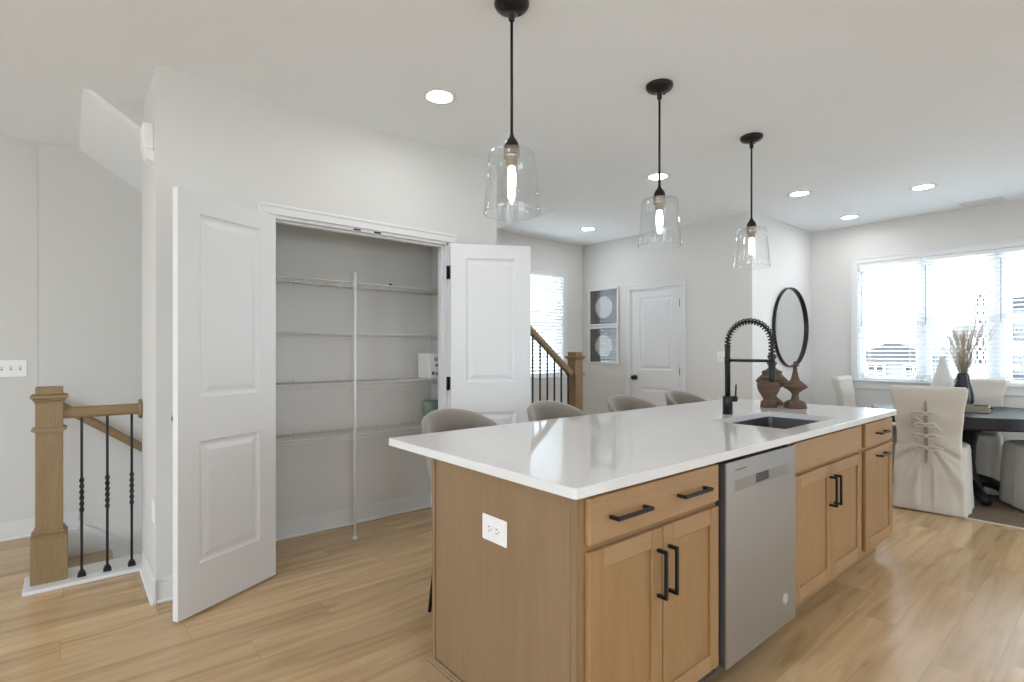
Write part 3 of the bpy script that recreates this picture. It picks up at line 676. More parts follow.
# dishwasher
t = thing('dishwasher', 'stainless steel dishwasher built into the island', 'dishwasher', (2.146, 1.3, 0))
DX0, DX1, DF = 1.843, 2.45, 0.966
bm = bm_new(); box(bm, DX0+0.006, DX1-0.006, FYB+0.01, 1.6, 0.08, 0.865); pobj('tub', bm, 'slot', t)
bm = bm_new(); box(bm, DX0, DX1, DF+0.004, FYB+0.008, 0.112, 0.866, 0.003); pobj('door_core', bm, 'slot', t)
bm = bm_new()
bz0, bz1, px0, px1 = 0.754, 0.797, 2.075, 2.192
for a, b, c, d in ((DX0, DX1, 0.11, bz0), (DX0, DX1, bz1, 0.868), (DX0, px0, bz0, bz1), (px1, DX1, bz0, bz1)): box(bm, a, b, DF, DF+0.006, c, d)
dp = pobj('door_panel', bm, 'steel', t)
for a, b in ((1.905, px0-0.001), (px1+0.001, 2.365)):
    bm = bm_new(); box(bm, a, b, DF-0.0012, DF, bz0, bz1, 0.0005); pobj('handle_band', bm, 'steel_light', dp)
bm = bm_new(); box(bm, px0, px1, DF+0.024, DF+0.026, bz0, bz1); box(bm, px0, px1, DF, DF+0.03, bz1-0.002, bz1); pobj('handle_pocket', bm, 'black', dp)
bm = bm_new(); box(bm, px0, px1, DF-0.001, DF+0.012, bz0, bz0+0.006, 0.001); pobj('grip_lip', bm, 'steel_light', dp)
bm = bm_new()
for i in range(9): box(bm, 1.908+i*0.0105, 1.9165+i*0.0105, DF-0.0008, DF, 0.833, 0.8365)
pobj('brand_mark', bm, 'slot', dp)
bm = bm_new(); mt = Matrix.Translation((2.345, DF-0.0005, 0.222)) @ Matrix.Rotation(PI/2, 4, 'X')
lathe(bm, [(0.0203, 0), (0.0225, 0), (0.0225, 0.0012), (0.0203, 0.0012), (0.0203, 0)], seg=32, cap0=False, cap1=False, mtx=mt)
def em(pts): tube(bm, [(2.345+x, DF-0.001, 0.222+z) for x, z in pts], 0.0008, 5)
em([(0.002+0.006*math.cos(q)-0.007, 0.009*math.sin(q)) for q in [R(a) for a in range(60, 330, 20)]]); em([(-0.001, -0.001), (0.001, -0.006), (-0.003, -0.012), (-0.009, -0.01)])
em([(0.007+0.006*math.cos(q), 0.0045+0.0045*math.sin(q)) for q in [R(a) for a in range(30, 300, 20)]]); em([(0.007+0.006*math.cos(q), -0.0045+0.0045*math.sin(q)) for q in [R(a) for a in range(60, 340, 20)]])
em([(-0.012, 0.012), (-0.004, 0.0145), (0.004, 0.012)])
pobj('emblem', bm, 'plate', dp)
bm = bm_new(); box(bm, DX0, DX1, FYB+0.075, FYB+0.09, 0, 0.105); pobj('toe_panel', bm, 'slot', t)

# sink
t = thing('sink', 'dark stainless undermount sink in the island worktop', 'sink', ((SX0+SX1)/2, (SY0+SY1)/2, 0.7))
bm = bm_new(); o = 0.006; zt, zb = CT-0.0305, 0.69
lo = [[(*p, zt) for p in rrect(SX0-0.03, SX1+0.03, SY0-0.03, SY1+0.03, 0.03)], [(*p, zt) for p in rrect(SX0-o, SX1+o, SY0-o, SY1+o, 0.02)],
      [(*p, zb+0.03) for p in rrect(SX0+0.004, SX1-0.004, SY0+0.004, SY1-0.004, 0.03)], [(*p, zb) for p in rrect(SX0+0.035, SX1-0.035, SY0+0.035, SY1-0.035, 0.04)]]
V = [[bm.verts.new(p) for p in q] for q in lo]
for A, B in zip(V, V[1:]):
    for i in range(len(A)): bm.faces.new((A[i], A[(i+1) % len(A)], B[(i+1) % len(A)], B[i]))
bm.faces.new(V[-1]); pobj('basin', bm, 'sinksteel', t)
bm = bm_new(); lathe(bm, [(0.045, 0.001), (0.045, 0.004), (0.036, 0.004), (0.034, 0.002)], (2.955, 1.3, zb), 24); pobj('drain', bm, 'steel_light', t)

# faucet
fx, fy = 2.975, 1.552
t = thing('faucet', 'matte black spring faucet behind the island sink', 'faucet', (fx, fy, CT))
bm = bm_new(); lathe(bm, [(0.028, 0), (0.028, 0.105), (0.0255, 0.108)], (fx, fy, CT), 28); pobj('base', bm, 'black', t)
bm = bm_new(); lathe(bm, [(0.0155, 0.1), (0.0155, 0.405), (0.012, 0.41)], (fx, fy, CT), 24); pobj('column', bm, 'black', t)
ar = 0.128; zc = CT+0.415; path = []
for i in range(0, 61):
    q = PI*i/60; path.append(Vector((fx, fy-ar+ar*math.cos(q), zc+ar*math.sin(q))))
path = [Vector((fx, fy, CT+0.395))]+path+[Vector((fx, fy-2*ar, zc-0.005-0.0106*k)) for k in range(1, 7)]
bm = bm_new(); tube(bm, path+[Vector((fx, fy-2*ar, zc-0.12))], 0.0075, 10); pobj('hose', bm, 'black', t, True)
bm = bm_new(); hel = []
cum = [0]
for a, b in zip(path, path[1:]): cum.append(cum[-1]+(b-a).length)
turns = 25; N = turns*10
import bisect
for k in range(N+1):
    s = cum[-1]*k/N; i = min(max(bisect.bisect_right(cum, s)-1, 0), len(path)-2); f = (s-cum[i])/(cum[i+1]-cum[i])
    p = path[i].lerp(path[i+1], f); d = (path[i+1]-path[i]).normalized(); sd = Vector((1, 0, 0)); up = sd.cross(d)
    q = 2*PI*turns*k/N; hel.append(p+0.016*(math.cos(q)*sd+math.sin(q)*up))
tube(bm, hel, 0.004, 6); pobj('spring', bm, 'black', t, True)
bm = bm_new(); lathe(bm, [(0.012, -0.1), (0.0175, -0.105), (0.0185, -0.2), (0.016, -0.212), (0.012, -0.214)], (fx, fy-2*ar, zc), 24); pobj('spray_head', bm, 'black', t)
bm = bm_new(); tube(bm, [(fx, fy-0.012, 1.228), (fx, fy-2*ar+0.012, 1.228)], 0.0085, 12); lathe(bm, [(0.016, -0.012), (0.016, 0.012)], (fx, fy-2*ar, 1.228), 20); lathe(bm, [(0.018, -0.014), (0.018, 0.014)], (fx, fy, 1.228), 20); pobj('holder_arm', bm, 'black', t)
bm = bm_new(); mt = Matrix.Translation((fx+0.012, fy-0.012, 1.0)) @ Matrix.Rotation(R(-40), 4, 'Z') @ Matrix.Rotation(PI/2, 4, 'Y')
lathe(bm, [(0.017, 0), (0.017, 0.036), (0.014, 0.038)], seg=20, mtx=mt); tube(bm, [(fx+0.034, fy-0.031, 1.01), (fx+0.036, fy-0.033, 1.085)], 0.0045, 10); pobj('lever', bm, 'black', t)

# turned wooden finials
def finial(name, label, x, y, prof, lab=None):
    bm = bm_new(); lathe(bm, prof, (0, 0, 0), 36)
    o = obj(name, bm, 'turned', None, True); o.location = (x, y, CT); tag(o, label, 'decor finial', 'turned wooden finials'); return o
urn = [(0.05, 0), (0.052, 0.012), (0.046, 0.022), (0.05, 0.03), (0.036, 0.042), (0.032, 0.055), (0.05, 0.085), (0.064, 0.11), (0.07, 0.135), (0.069, 0.14), (0.072, 0.15), (0.068, 0.155), (0.052, 0.17), (0.04, 0.178), (0.042, 0.185), (0.05, 0.19), (0.05, 0.2), (0.02, 0.2)]
finial('wooden_finial', 'short urn-shaped brown wooden finial below the spray head', 3.55, 1.568, urn)
spire = [(0.068, 0), (0.07, 0.012), (0.062, 0.022), (0.066, 0.03), (0.05, 0.045), (0.026, 0.055), (0.022, 0.07), (0.019, 0.085), (0.024, 0.1), (0.045, 0.118), (0.068, 0.132), (0.073, 0.14), (0.066, 0.15), (0.045, 0.168), (0.027, 0.185), (0.02, 0.21), (0.014, 0.24), (0.012, 0.268), (0.013, 0.272), (0.025, 0.275), (0.025, 0.281), (0.012, 0.284), (0.012, 0.294), (0.009, 0.303), (0.003, 0.306)]
finial('wooden_finial', 'slender spired brown wooden finial, rightmost on the worktop', 3.635, 1.435, spire)
tall = [(0.07, 0), (0.072, 0.012), (0.064, 0.024), (0.04, 0.045), (0.028, 0.06), (0.026, 0.08), (0.04, 0.105), (0.08, 0.135), (0.102, 0.155), (0.104, 0.165), (0.095, 0.178), (0.075, 0.198), (0.06, 0.215), (0.066, 0.222), (0.064, 0.232), (0.035, 0.245), (0.022, 0.26), (0.026, 0.275), (0.033, 0.285), (0.03, 0.297), (0.018, 0.305), (0.022, 0.318), (0.03, 0.33), (0.027, 0.345), (0.01, 0.355)]
finial('wooden_finial', 'tallest brown wooden finial, standing behind the other two', 3.765, 1.64, tall)

# ------------------------------------------------------------------ bar stools
def make_stool(label):
    t = thing('bar_stool', label, 'stool', (0, 0, 0), 0, 'bar stools at the island')
    # shell: barrel back open toward -Y, one continuous upholstered sweep
    bm = bm_new(); NT, NZ = 40, 14
    def shell(th, v, off):
        a = abs(th)/R(118)
        top = 0.963-0.225*(a**2.2) - 0.03*max(0, a-0.85)/0.15
        zb = 0.575
        z = zb+(top-zb)*v
        r = 0.178+0.07*(v**0.55)+off*(1 if True else 0)
        rx, ry = r*1.0, r*0.98
        back = 0.02*v
        return Vector((rx*math.sin(th), ry*math.cos(th)+back*math.cos(th), z))
    outer = [[bm.verts.new(shell(R(-118)+R(236)*i/NT, j/NZ, 0)) for j in range(NZ+1)] for i in range(NT+1)]
    inner = []
    for i in range(NT+1):
        row = []
        for j in range(NZ+1):
            p = shell(R(-118)+R(236)*i/NT, j/NZ, -0.038)
            if j == NZ: p.z -= 0.004
            row.append(bm.verts.new(p))
        inner.append(row)
    mid = []
    for i in range(NT+1):
        p = shell(R(-118)+R(236)*i/NT, 1, -0.019); p.z += 0.013; mid.append(bm.verts.new(p))
    for i in range(NT):
        for j in range(NZ):
            bm.faces.new((outer[i][j], outer[i+1][j], outer[i+1][j+1], outer[i][j+1])); bm.faces.new((inner[i][j], inner[i][j+1], inner[i+1][j+1], inner[i+1][j]))
        bm.faces.new((outer[i][NZ], outer[i+1][NZ], mid[i+1], mid[i])); bm.faces.new((mid[i], mid[i+1], inner[i+1][NZ], inner[i][NZ]))
        bm.faces.new((outer[i][0], inner[i][0], inner[i+1][0], outer[i+1][0]))
    for i in (0, NT):
        for j in range(NZ): bm.faces.new((outer[i][j], outer[i][j+1], inner[i][j+1], inner[i][j]))
        bm.faces.new((outer[i][NZ], mid[i], inner[i][NZ]))
    obj('backrest', bm, 'velvet', t, True)
    bm = bm_new()
    lathe(bm, [(0.06, 0.53), (0.13, 0.535), (0.175, 0.555), (0.19, 0.58), (0.195, 0.60), (0.05, 0.60)], seg=36); obj('seat_pan', bm, 'velvet', t, True)
    bm = bm_new()
    lathe(bm, [(0.05, 0.60), (0.19, 0.60), (0.205, 0.615), (0.208, 0.64), (0.2, 0.662), (0.17, 0.675), (0.05, 0.68)], seg=36)
    for v in bm.verts: v.co.y -= 0.012
    obj('seat_cushion', bm, 'velvet', t, True)
    for sx in (-1, 1):
        for sy in (-1, 1):
            bm = bm_new(); tube(bm, [(sx*0.12, sy*0.095, 0.545), (sx*0.172, sy*0.125, 0.0)], 0.012, 10, radii=[0.014, 0.009]); obj('leg', bm, 'black', t, True)
    bm = bm_new(); q = [(sx*0.151, sy*0.113, 0.22) for sx, sy in ((-1, -1), (1, -1), (1, 1), (-1, 1))]
    for a, b in zip(q, q[1:]+q[:1]): tube(bm, [a, b], 0.007, 8)
    obj('footrest', bm, 'black', t, True)
    return t
st = make_stool('taupe velvet stool at the near corner of the island, nearest the pantry opening')
for i, (x, lb) in enumerate(((1.535, None), (2.24, 'taupe velvet stool in front of the far stair railing'), (2.965, 'taupe velvet stool in front of the closed white door'), (3.66, 'taupe velvet stool nearest the faucet, farthest from the camera'))):
    o = st if i == 0 else dup(st, label=lb)
    o.location = (x, 2.125, 0); o.rotation_euler = (0, 0, R([4, 2, -2, 3][i]))

# ------------------------------------------------------------------ pendants
def pendant(x, y, label):
    t = thing('pendant_lamp', label, 'pendant light', (x, y, CZ), 0, 'pendants over the island')
    bm = bm_new(); lathe(bm, [(0.073, 0), (0.073, -0.012), (0.066, -0.024), (0.045, -0.034), (0.018, -0.039), (0.013, -0.041), (0.013, -0.075), (0.008, -0.08)], seg=36)
    for s in (-1, 1): lathe(bm, [(0.006, -0.025), (0.006, -0.036), (0.003, -0.039)], (s*0.045, 0.0, 0), 10)
    obj('canopy', bm, 'bronze', t, True)
    bm = bm_new(); tube(bm, [(0, 0, -0.07), (0, 0, -0.575)], 0.0062, 10); obj('rod', bm, 'bronze', t, True)
    bm = bm_new(); lathe(bm, [(0.008, -0.55), (0.011, -0.565), (0.022, -0.578), (0.03, -0.595), (0.031, -0.612)], seg=28); obj('cap', bm, 'bronze', t, True)
    bm = bm_new(); lathe(bm, [(0.027, -0.612), (0.034, -0.618), (0.034, -0.63), (0.029, -0.634), (0.034, -0.638), (0.034, -0.65), (0.026, -0.655), (0.022, -0.685), (0.014, -0.69)], seg=28); obj('socket', bm, 'nickel', t, True)
    bm = bm_new(); lathe(bm, [(0.011, -0.685), (0.015, -0.70), (0.0165, -0.72), (0.0165, -0.765), (0.012, -0.785), (0.003, -0.79)], seg=20); obj('bulb', bm, 'bulb', t, True)
    bm = bm_new()
    prof = [(0.033, -0.6285), (0.085, -0.628), (0.0925, -0.632), (0.0965, -0.642), (0.1, -0.69), (0.109, -0.79), (0.1175, -0.882)]
    th = 0.0022
    lathe(bm, prof+[(0.1165, -0.8845)]+[(r-th, z-(th if i < 2 else 0)) for i, (r, z) in reversed(list(enumerate(prof)))], seg=48, cap0=False, cap1=False)
    tube(bm, [(0.1165*math.cos(2*PI*k/48), 0.1165*math.sin(2*PI*k/48), -0.8845) for k in range(49)], 0.0022, 8, caps=False)
    obj('glass_shade', bm, 'shade', t, True)
    return t
p0 = pendant(1.414, 1.68, 'clear glass pendant nearest the camera, in front of the pantry wall')
dup(p0, (2.473, 1.68, CZ), label='middle clear glass pendant of the row over the island')
dup(p0, (3.545, 1.68, CZ), label='clear glass pendant hanging above the faucet, last of the row')

# ------------------------------------------------------------------ ceiling lights and vent
def downlight(x, y, label):
    t = thing('recessed_light', label, 'ceiling light', (x, y, CZ), 0, 'recessed ceiling lights')
    bm = bm_new(); lathe(bm, [(0.072, -0.004), (0.078, -0.007), (0.095, -0.004), (0.098, 0.0), (0.072, 0.0)], seg=36, cap0=False, cap1=False); obj('trim_ring', bm, 'white', t, True)
    bm = bm_new(); lathe(bm, [(0.072, -0.002), (0.03, -0.0045), (0.004, -0.005)], seg=36, cap0=False); obj('diffuser', bm, 'lamp', t)
    return t
d0 = downlight(1.62, 2.565, 'recessed light above the pantry doors')
for x, y, lb in ((3.754, 2.565, 'recessed light seen behind the middle pendant'), (4.726, 4.2, 'recessed light in the hall by the stair window'), (5.158, 1.998, 'recessed light right of the farthest pendant'), (5.792, 1.212, 'recessed light above the dining table'), (6.474, 1.997, 'recessed light nearest the mirror wall corner')):
    dup(d0, (x, y, CZ), label=lb)
for x, y in ((-0.6, 2.565), (-0.6, 0.3), (0.9, -0.9), (2.6, -0.9), (4.3, -0.9), (-2.8, 1.4)):  # unseen downlights added to brighten the room
    dup(d0, (x, y, CZ), label='added recessed light out of view', group='added recessed lights out of view')
bm = bm_new(); lathe(bm, [(0.16, 0), (0.16, -0.02), (0.13, -0.06), (0.03, -0.075)], (2.2, 4.4, CZ+2.6), 28); tag(obj('shaft_fill_lamp', bm, 'lamp', None, True), 'unseen lamp added to light the upper stair shaft', 'ceiling light')  # out-of-view lamp added so the stair shaft is not dark
t = thing('ceiling_vent', 'small white air vent in the ceiling near the dining window', 'vent', (6.8, 0.96, CZ))
bm = bm_new()
for a, b, c, d in ((6.71, 6.73, 0.8, 1.12), (6.85, 6.87, 0.8, 1.12), (6.73, 6.85, 0.8, 0.82), (6.73, 6.85, 1.1, 1.12)): box(bm, a, b, c, d, CZ-0.008, CZ, 0.002)
pobj('vent_frame', bm, 'white', t)
bm = bm_new()
for i in range(6): box(bm, 6.735+i*0.02, 6.745+i*0.02, 0.82, 1.1, CZ-0.007, CZ-0.001)
pobj('louvres', bm, 'white', t)
bm = bm_new(); box(bm, 6.73, 6.85, 0.82, 1.1, CZ-0.0008, CZ-0.0002); pobj('vent_throat', bm, 'grey', t)

# ------------------------------------------------------------------ wall fittings
t = thing('door_chime', 'white sensor box high on the wall end by the stairs', 'sensor', (PX0, 3.36, 2.3))
bm = bm_new(); box(bm, PX0-0.05, PX0-0.0, 3.27, 3.39, 2.325, 2.46, 0.012, seg=2); pobj('housing', bm, 'plate', t)
bm = bm_new(); prism(bm, [(PX0, 2.325), (PX0-0.044, 2.327), (PX0-0.034, 2.28), (PX0, 2.265)], 'Y', 3.28, 3.38); pobj('lens', bm, 'plate', t)
t = thing('outlet_plate', 'white outlet plate low on the narrow wall end', 'outlet', (PX0, 3.28, 0.45))
bm = bm_new(); box(bm, PX0-0.006, PX0, 3.245, 3.315, 0.395, 0.51, 0.003); pobj('plate', bm, 'plate', t)
bm = bm_new()
for z in (0.43, 0.475): box(bm, PX0-0.0085, PX0-0.005, 3.264, 3.296, z-0.015, z+0.015, 0.002)
pobj('receptacle', bm, 'plate', t)
def switch_plate(axis, P, c, z, n, label):
    w_ = 0.07+0.046*(n-1)
    t = thing('switch_plate', label, 'switch', (P, c, z) if axis == 'X' else (c, P, z))
    def bx(bm, u0, u1, d, z0, z1, b=0.002):
        if axis == 'X': box(bm, P-d, P, u0, u1, z0, z1, b)
        else: box(bm, u0, u1, P-d, P, z0, z1, b)
    bm = bm_new(); bx(bm, c-w_/2, c+w_/2, 0.006, z-0.058, z+0.058, 0.003); pobj('plate', bm, 'plate', t)
    for i in range(n):
        u = c+(i-(n-1)/2)*0.046; bm = bm_new(); bx(bm, u-0.006, u+0.006, 0.0075, z-0.013, z+0.013, 0.001); bz = pobj('switch_bezel', bm, 'grey', t)
        bm = bm_new(); bx(bm, u-0.004, u+0.004, 0.016, z-0.002, z+0.009, 0.001); pobj('toggle', bm, 'plate', bz)
switch_plate('Y', BY-0.004, -0.305, 1.165, 3, 'white triple switch plate on the rear wall left of the newel')
switch_plate('X', HX, 2.87, 1.22, 3, 'white switch plate on the hall wall beside the faucet')

# framed pictures
def picture(z0, z1, label, seed):
    y0, y1 = 4.29, 4.795
    t = thing('framed_picture', label, 'picture', (HX, (y0+y1)/2, z0), 0, 'framed pictures by the hall door')
    bm = bm_new(); f = 0.022
    for a, b, c, d in ((y0, y0+f, z0, z1), (y1-f, y1, z0, z1), (y0+f, y1-f, z0, z0+f), (y0+f, y1-f, z1-f, z1)): box(bm, HX-0.03, HX, a, b, c, d, 0.002)
    pobj('frame', bm, 'frame', t)
    bm = bm_new(); box(bm, HX-0.012, HX-0.002, y0+f-0.002, y1-f+0.002, z0+f-0.002, z1-f+0.002); pr = pobj('print', bm, 'art', t)
    bm = bm_new(); cy, cz = (y0+y1)/2, (z0+z1)/2+random.uniform(-.01, .01); rr_ = 0.145; n = 56
    pts = [(cy+rr_*(1+0.02*math.sin(5*q+seed))*math.cos(q), cz+rr_*(1+0.02*math.sin(4*q+seed))*math.sin(q)) for q in [2*PI*i/n for i in range(n)]]
    prism(bm, pts, 'X', HX-0.0135, HX-0.0115); pobj('pale_disc', bm, 'disc', pr)
    bm = bm_new(); box(bm, HX-0.02, HX-0.018, y0+f-0.002, y1-f+0.002, z0+f-0.002, z1-f+0.002); pobj('glazing', bm, 'glaze', t)
M['art'] = add_noise(mat('charcoal_print', (0.018, 0.02, 0.025), 0.7), 0.25, 6)
M['disc'] = add_noise(mat('pale_disc_print', (0.5, 0.49, 0.46), 0.8), 0.5, 30, detail=8)
M['glaze'] = clear('picture_glass', (1, 1, 1), 1.6, 1.9)
picture(1.625, 2.118, 'upper of the two framed dark prints beside the closed door', 0.3)
picture(1.118, 1.61, 'lower of the two framed dark prints beside the closed door', 2.1)

# round mirror
t = thing('round_mirror', 'large round black-framed mirror on the dining side wall', 'mirror', (6.345, MY, 1.1))
mt = Matrix.Translation((6.345, MY, 1.557)) @ Matrix.Rotation(PI/2, 4, 'X')
bm = bm_new(); lathe(bm, [(0.447, 0.0), (0.458, 0.0), (0.458, 0.036), (0.4475, 0.036), (0.4475, 0.01)], seg=72, cap0=False, cap1=False, mtx=mt); pobj('frame', bm, 'bronze', t, True)
bm = bm_new(); lathe(bm, [(0.4473, 0.01), (0.446, 0.004)], seg=72, cap0=True, cap1=True, mtx=mt); pobj('mirror_glass', bm, 'mirror', t)

# ------------------------------------------------------------------ dining set
TX, TY, TR = 6.09, 1.0, 0.665
bm = bm_new(); box(bm, 5.25, 6.88, -0.9, 2.35, 0.0, 0.008, 0.003)
M['rug'] = add_noise(mat('brown_rug', (0.19, 0.145, 0.105), 0.95, spec=0.1), 0.35, 14, (1, 3, 1), bump=0.4)
M['rugedge'] = add_noise(mat('cream_rug_edge', (0.62, 0.58, 0.52), 0.95, spec=0.1), 0.05, 40)
t = thing('rug', 'brown rug with a cream border under the dining table', 'rug', (6.06, 0.72, 0)); pobj('pile', bm, 'rug', t)
bm = bm_new()
for a, b, c, d in ((5.235, 5.255, -0.915, 2.365), (6.875, 6.895, -0.915, 2.365), (5.255, 6.875, -0.915, -0.895), (5.255, 6.875, 2.345, 2.365)): box(bm, a, b, c, d, 0, 0.01, 0.003)
pobj('border', bm, 'rugedge', t)
t = thing('dining_table', 'round black pedestal dining table by the window', 'table', (TX, TY, 0.009))
bm = bm_new(); lathe(bm, [(TR-0.03, 0.655), (TR-0.004, 0.662), (TR, 0.67), (TR, 0.748), (TR-0.004, 0.757), (TR-0.012, 0.76)], (TX, TY, 0), 80, smooth=False); pobj('tabletop', bm, 'tabletop', t)
bm = bm_new(); lathe(bm, [(0.15, 0.09), (0.14, 0.13), (0.105, 0.2), (0.095, 0.3), (0.1, 0.45), (0.12, 0.56), (0.18, 0.62), (0.26, 0.66)], (TX, TY, 0), 36); pobj('pedestal', bm, 'tabletop', t, True)
for k in range(4):
    q = R(32+90*k); bm = bm_new(); d = Vector((math.cos(q), math.sin(q), 0)); c0 = Vector((TX, TY, 0))
    tube(bm, [c0+d*0.08+Vector((0, 0, 0.16)), c0+d*0.2+Vector((0, 0, 0.13)), c0+d*0.32+Vector((0, 0, 0.075)), c0+d*0.42+Vector((0, 0, 0.045))], 0.04, 10, radii=[0.05, 0.05, 0.042, 0.034]); pobj('foot', bm, 'tabletop', t, True)

def loft(bm, levels, n=72, disp=None):
    """levels: (z, cx, cy, hx, hy, corner exponent)"""
    rings = []
    for z, cx, cy, hx, hy, e in levels:
        dense = []
        for i in range(900):
            a = 2*PI*i/900; c, q = math.cos(a), math.sin(a)
            dense.append(Vector((cx+hx*math.copysign(abs(c)**(2/e), c), cy+hy*math.copysign(abs(q)**(2/e), q), z)))
        cum = [0.0]
        for i in range(900): cum.append(cum[-1]+(dense[(i+1) % 900]-dense[i]).length)
        P = []; k = 0
        for i in range(n):                                   # even spacing round the outline
            d = cum[-1]*i/n
            while cum[k+1] < d: k += 1
            P.append(dense[k].lerp(dense[(k+1) % 900], (d-cum[k])/max(1e-9, cum[k+1]-cum[k])))
        ring = []
        for i in range(n):
            t_ = P[(i+1) % n]-P[i-1]; nrm = Vector((t_.y, -t_.x, 0)).normalized()
            ring.append(bm.verts.new(P[i]+(disp(P[i], nrm, i, n) if disp else Vector((0, 0, 0)))))
        rings.append(ring)
    for A, B in zip(rings, rings[1:]):
        for i in range(n): bm.faces.new((A[i], A[(i+1) % n], B[(i+1) % n], B[i]))
    bm.faces.new(rings[0][::-1]); bm.faces.new(rings[-1])
def lerp_levels(keys, m):
    out = []
    for k in range(m+1):
        z = keys[0][0]+(keys[-1][0]-keys[0][0])*k/m
        for A, B in zip(keys, keys[1:]):
            if A[0] <= z <= B[0]+1e-9:
                f = (z-A[0])/(B[0]-A[0]); f = f*f*(3-2*f); out.append((z, *[a+(b-a)*f for a, b in zip(A[1:], B[1:])])); break
    return out
def make_chair(label):
    """slipcovered chair, faces +X; its back panel is at -X"""
    t = thing('dining_chair', label, 'chair', (0, 0, 0), 0, 'slipcovered dining chairs')
    def fold(p, nrm, i, n):
        f = max(0, (0.5-p.z)/0.5); a = 2*PI*i/n
        return nrm*(0.004*f*math.sin(9*a+1.3*math.sin(3*a)+2*p.z)+0.0015*f*math.sin(23*a)) 
    bm = bm_new()
    loft(bm, lerp_levels([(0.012, 0.035, 0, 0.255, 0.252, 8), (0.25, 0.035, 0, 0.245, 0.244, 8), (0.46, 0.035, 0, 0.234, 0.236, 9), (0.505, 0.035, 0, 0.228, 0.23, 7), (0.525, 0.035, 0, 0.2, 0.205, 6)], 26), 88, fold)
    obj('seat_cover', bm, 'linen', t, True)
    def bfold(p, nrm, i, n):
        d = Vector((0, 0, 0))
        if nrm.x < -0.4 and p.z < 0.64:                       # gathers raying out and down from the lowest tie
            y, z = p.y-0.01, p.z; dz = 0.56-z; ang = math.atan2(abs(y), max(dz, 0.01)); rr_ = math.hypot(y, dz)
            side = 1 if y > 0 else -1
            f = min(1, max(0, (0.64-z)/0.12))*min(1, max(0, (abs(y)-0.03)/0.04))*max(0.3, 1-rr_*1.2)
            d += nrm*f*(0.011*math.sin(ang*11+1.5*math.sin(6*rr_+side)+0.6*side)+0.005*math.sin(ang*23+2*side+5*rr_))
            if z < 0.45:                                      # inverted pleat under the slit
                g = min(1, (0.45-z)/0.1)
                d -= nrm*0.016*g*max(0, 1-(abs(y)/(0.018+0.03*g))**4 if abs(y) < 0.018+0.03*g else 0)
        f2 = max(0, (0.5-p.z)/0.5); a = 2*PI*i/n
        return d*min(1, p.z/0.12)+nrm*(0.003*f2*math.sin(7*a)+0.001*f2*math.sin(19*a+1))
    bm = bm_new()
    loft(bm, lerp_levels([(0.012, -0.235, 0, 0.06, 0.238, 9), (0.25, -0.222, 0, 0.05, 0.226, 9), (0.47, -0.215, 0, 0.042, 0.203, 9), (0.60, -0.225, 0, 0.038, 0.204, 9), (0.79, -0.25, 0, 0.038, 0.218, 9), (0.972, -0.283, 0, 0.038, 0.243, 9), (0.993, -0.286, 0, 0.036, 0.242, 8), (1.005, -0.287, 0, 0.022, 0.23, 7)], 70), 220, bfold)
    bk = obj('back_cover', bm, 'linen', t, True)
    def bx_(z): return -0.222-0.048 if z < 0.47 else -0.215-0.042-(z-0.47)*0.125   # rear face of the back at height z
    bm = bm_new(); A = []; B = []
    for k in range(25):
        z = 0.39+0.50*k/24; u = (z-0.39)/0.50; wd = 0.011*math.sin(PI*min(1, max(0, u*0.9+0.06)))**0.6+0.002
        A.append(bm.verts.new((bx_(z)-0.0055, -wd+0.01, z))); B.append(bm.verts.new((bx_(z)-0.0055, wd+0.01, z)))
    lowA = [bm.verts.new((v.co.x+0.02, v.co.y, v.co.z)) for v in A]; lowB = [bm.verts.new((v.co.x+0.02, v.co.y, v.co.z)) for v in B]
    for k in range(24):
        bm.faces.new((A[k], B[k], B[k+1], A[k+1])); bm.faces.new((A[k], A[k+1], lowA[k+1], lowA[k])); bm.faces.new((B[k], lowB[k], lowB[k+1], B[k+1]))
    obj('back_slit', bm, 'linen_dark', bk)
    bm = bm_new(); box(bm, -0.312, -0.308, -0.229, 0.229, 0.929, 0.932, 0.001); obj('hem_seam', bm, 'linen_dark', bk)
    for k, z in enumerate((0.79, 0.70, 0.61, 0.515)):
        bm = bm_new(); x = bx_(z)-0.012; rnd = random.Random(k+3)
        for s in (-1, 1):
            L = 0.09+0.03*rnd.random(); dz = rnd.uniform(-0.045, 0.01)
            tube(bm, [(x, 0.01, z), (x-0.01, 0.01+s*L*0.5, z+0.012), (x-0.006, 0.01+s*L, z+dz)], 0.0058, 6)
            loop = [(x-0.004-0.008*math.sin(q), 0.01+s*(0.034-0.034*math.cos(q)), z-0.017*math.sin(q)) for q in [2*PI*j/12 for j in range(13)]]
            tube(bm, loop, 0.005, 6)
        lathe(bm, [(0.002, -0.008), (0.008, -0.004), (0.008, 0.004), (0.002, 0.008)], (x-0.004, 0.01, z), 10)
        if k == 1: tube(bm, [(x, 0.01, z), (x-0.01, 0.06, z+0.05), (x-0.008, 0.105, z+0.055), (x-0.004, 0.09, z-0.04)], 0.0042, 6)
        obj('tie_bow', bm, 'linen', bk, True)
    return t
ch = make_chair('oatmeal slipcovered chair with its tied back toward the island')
ch.location = (5.482, 1.087, 0.0); ch.rotation_euler = (0, 0, R(5.5))
dup(ch, (6.43, 1.77, 0.009), R(-88), 'oatmeal slipcovered chair in the corner by the mirror wall')
dup(ch, (6.47, 1.02, 0.009), R(180), 'oatmeal slipcovered chair on the window side behind the tray')
dup(ch, (6.03, 0.40, 0.009), R(122), 'oatmeal slipcovered chair at the right photo edge, only its seat in view')

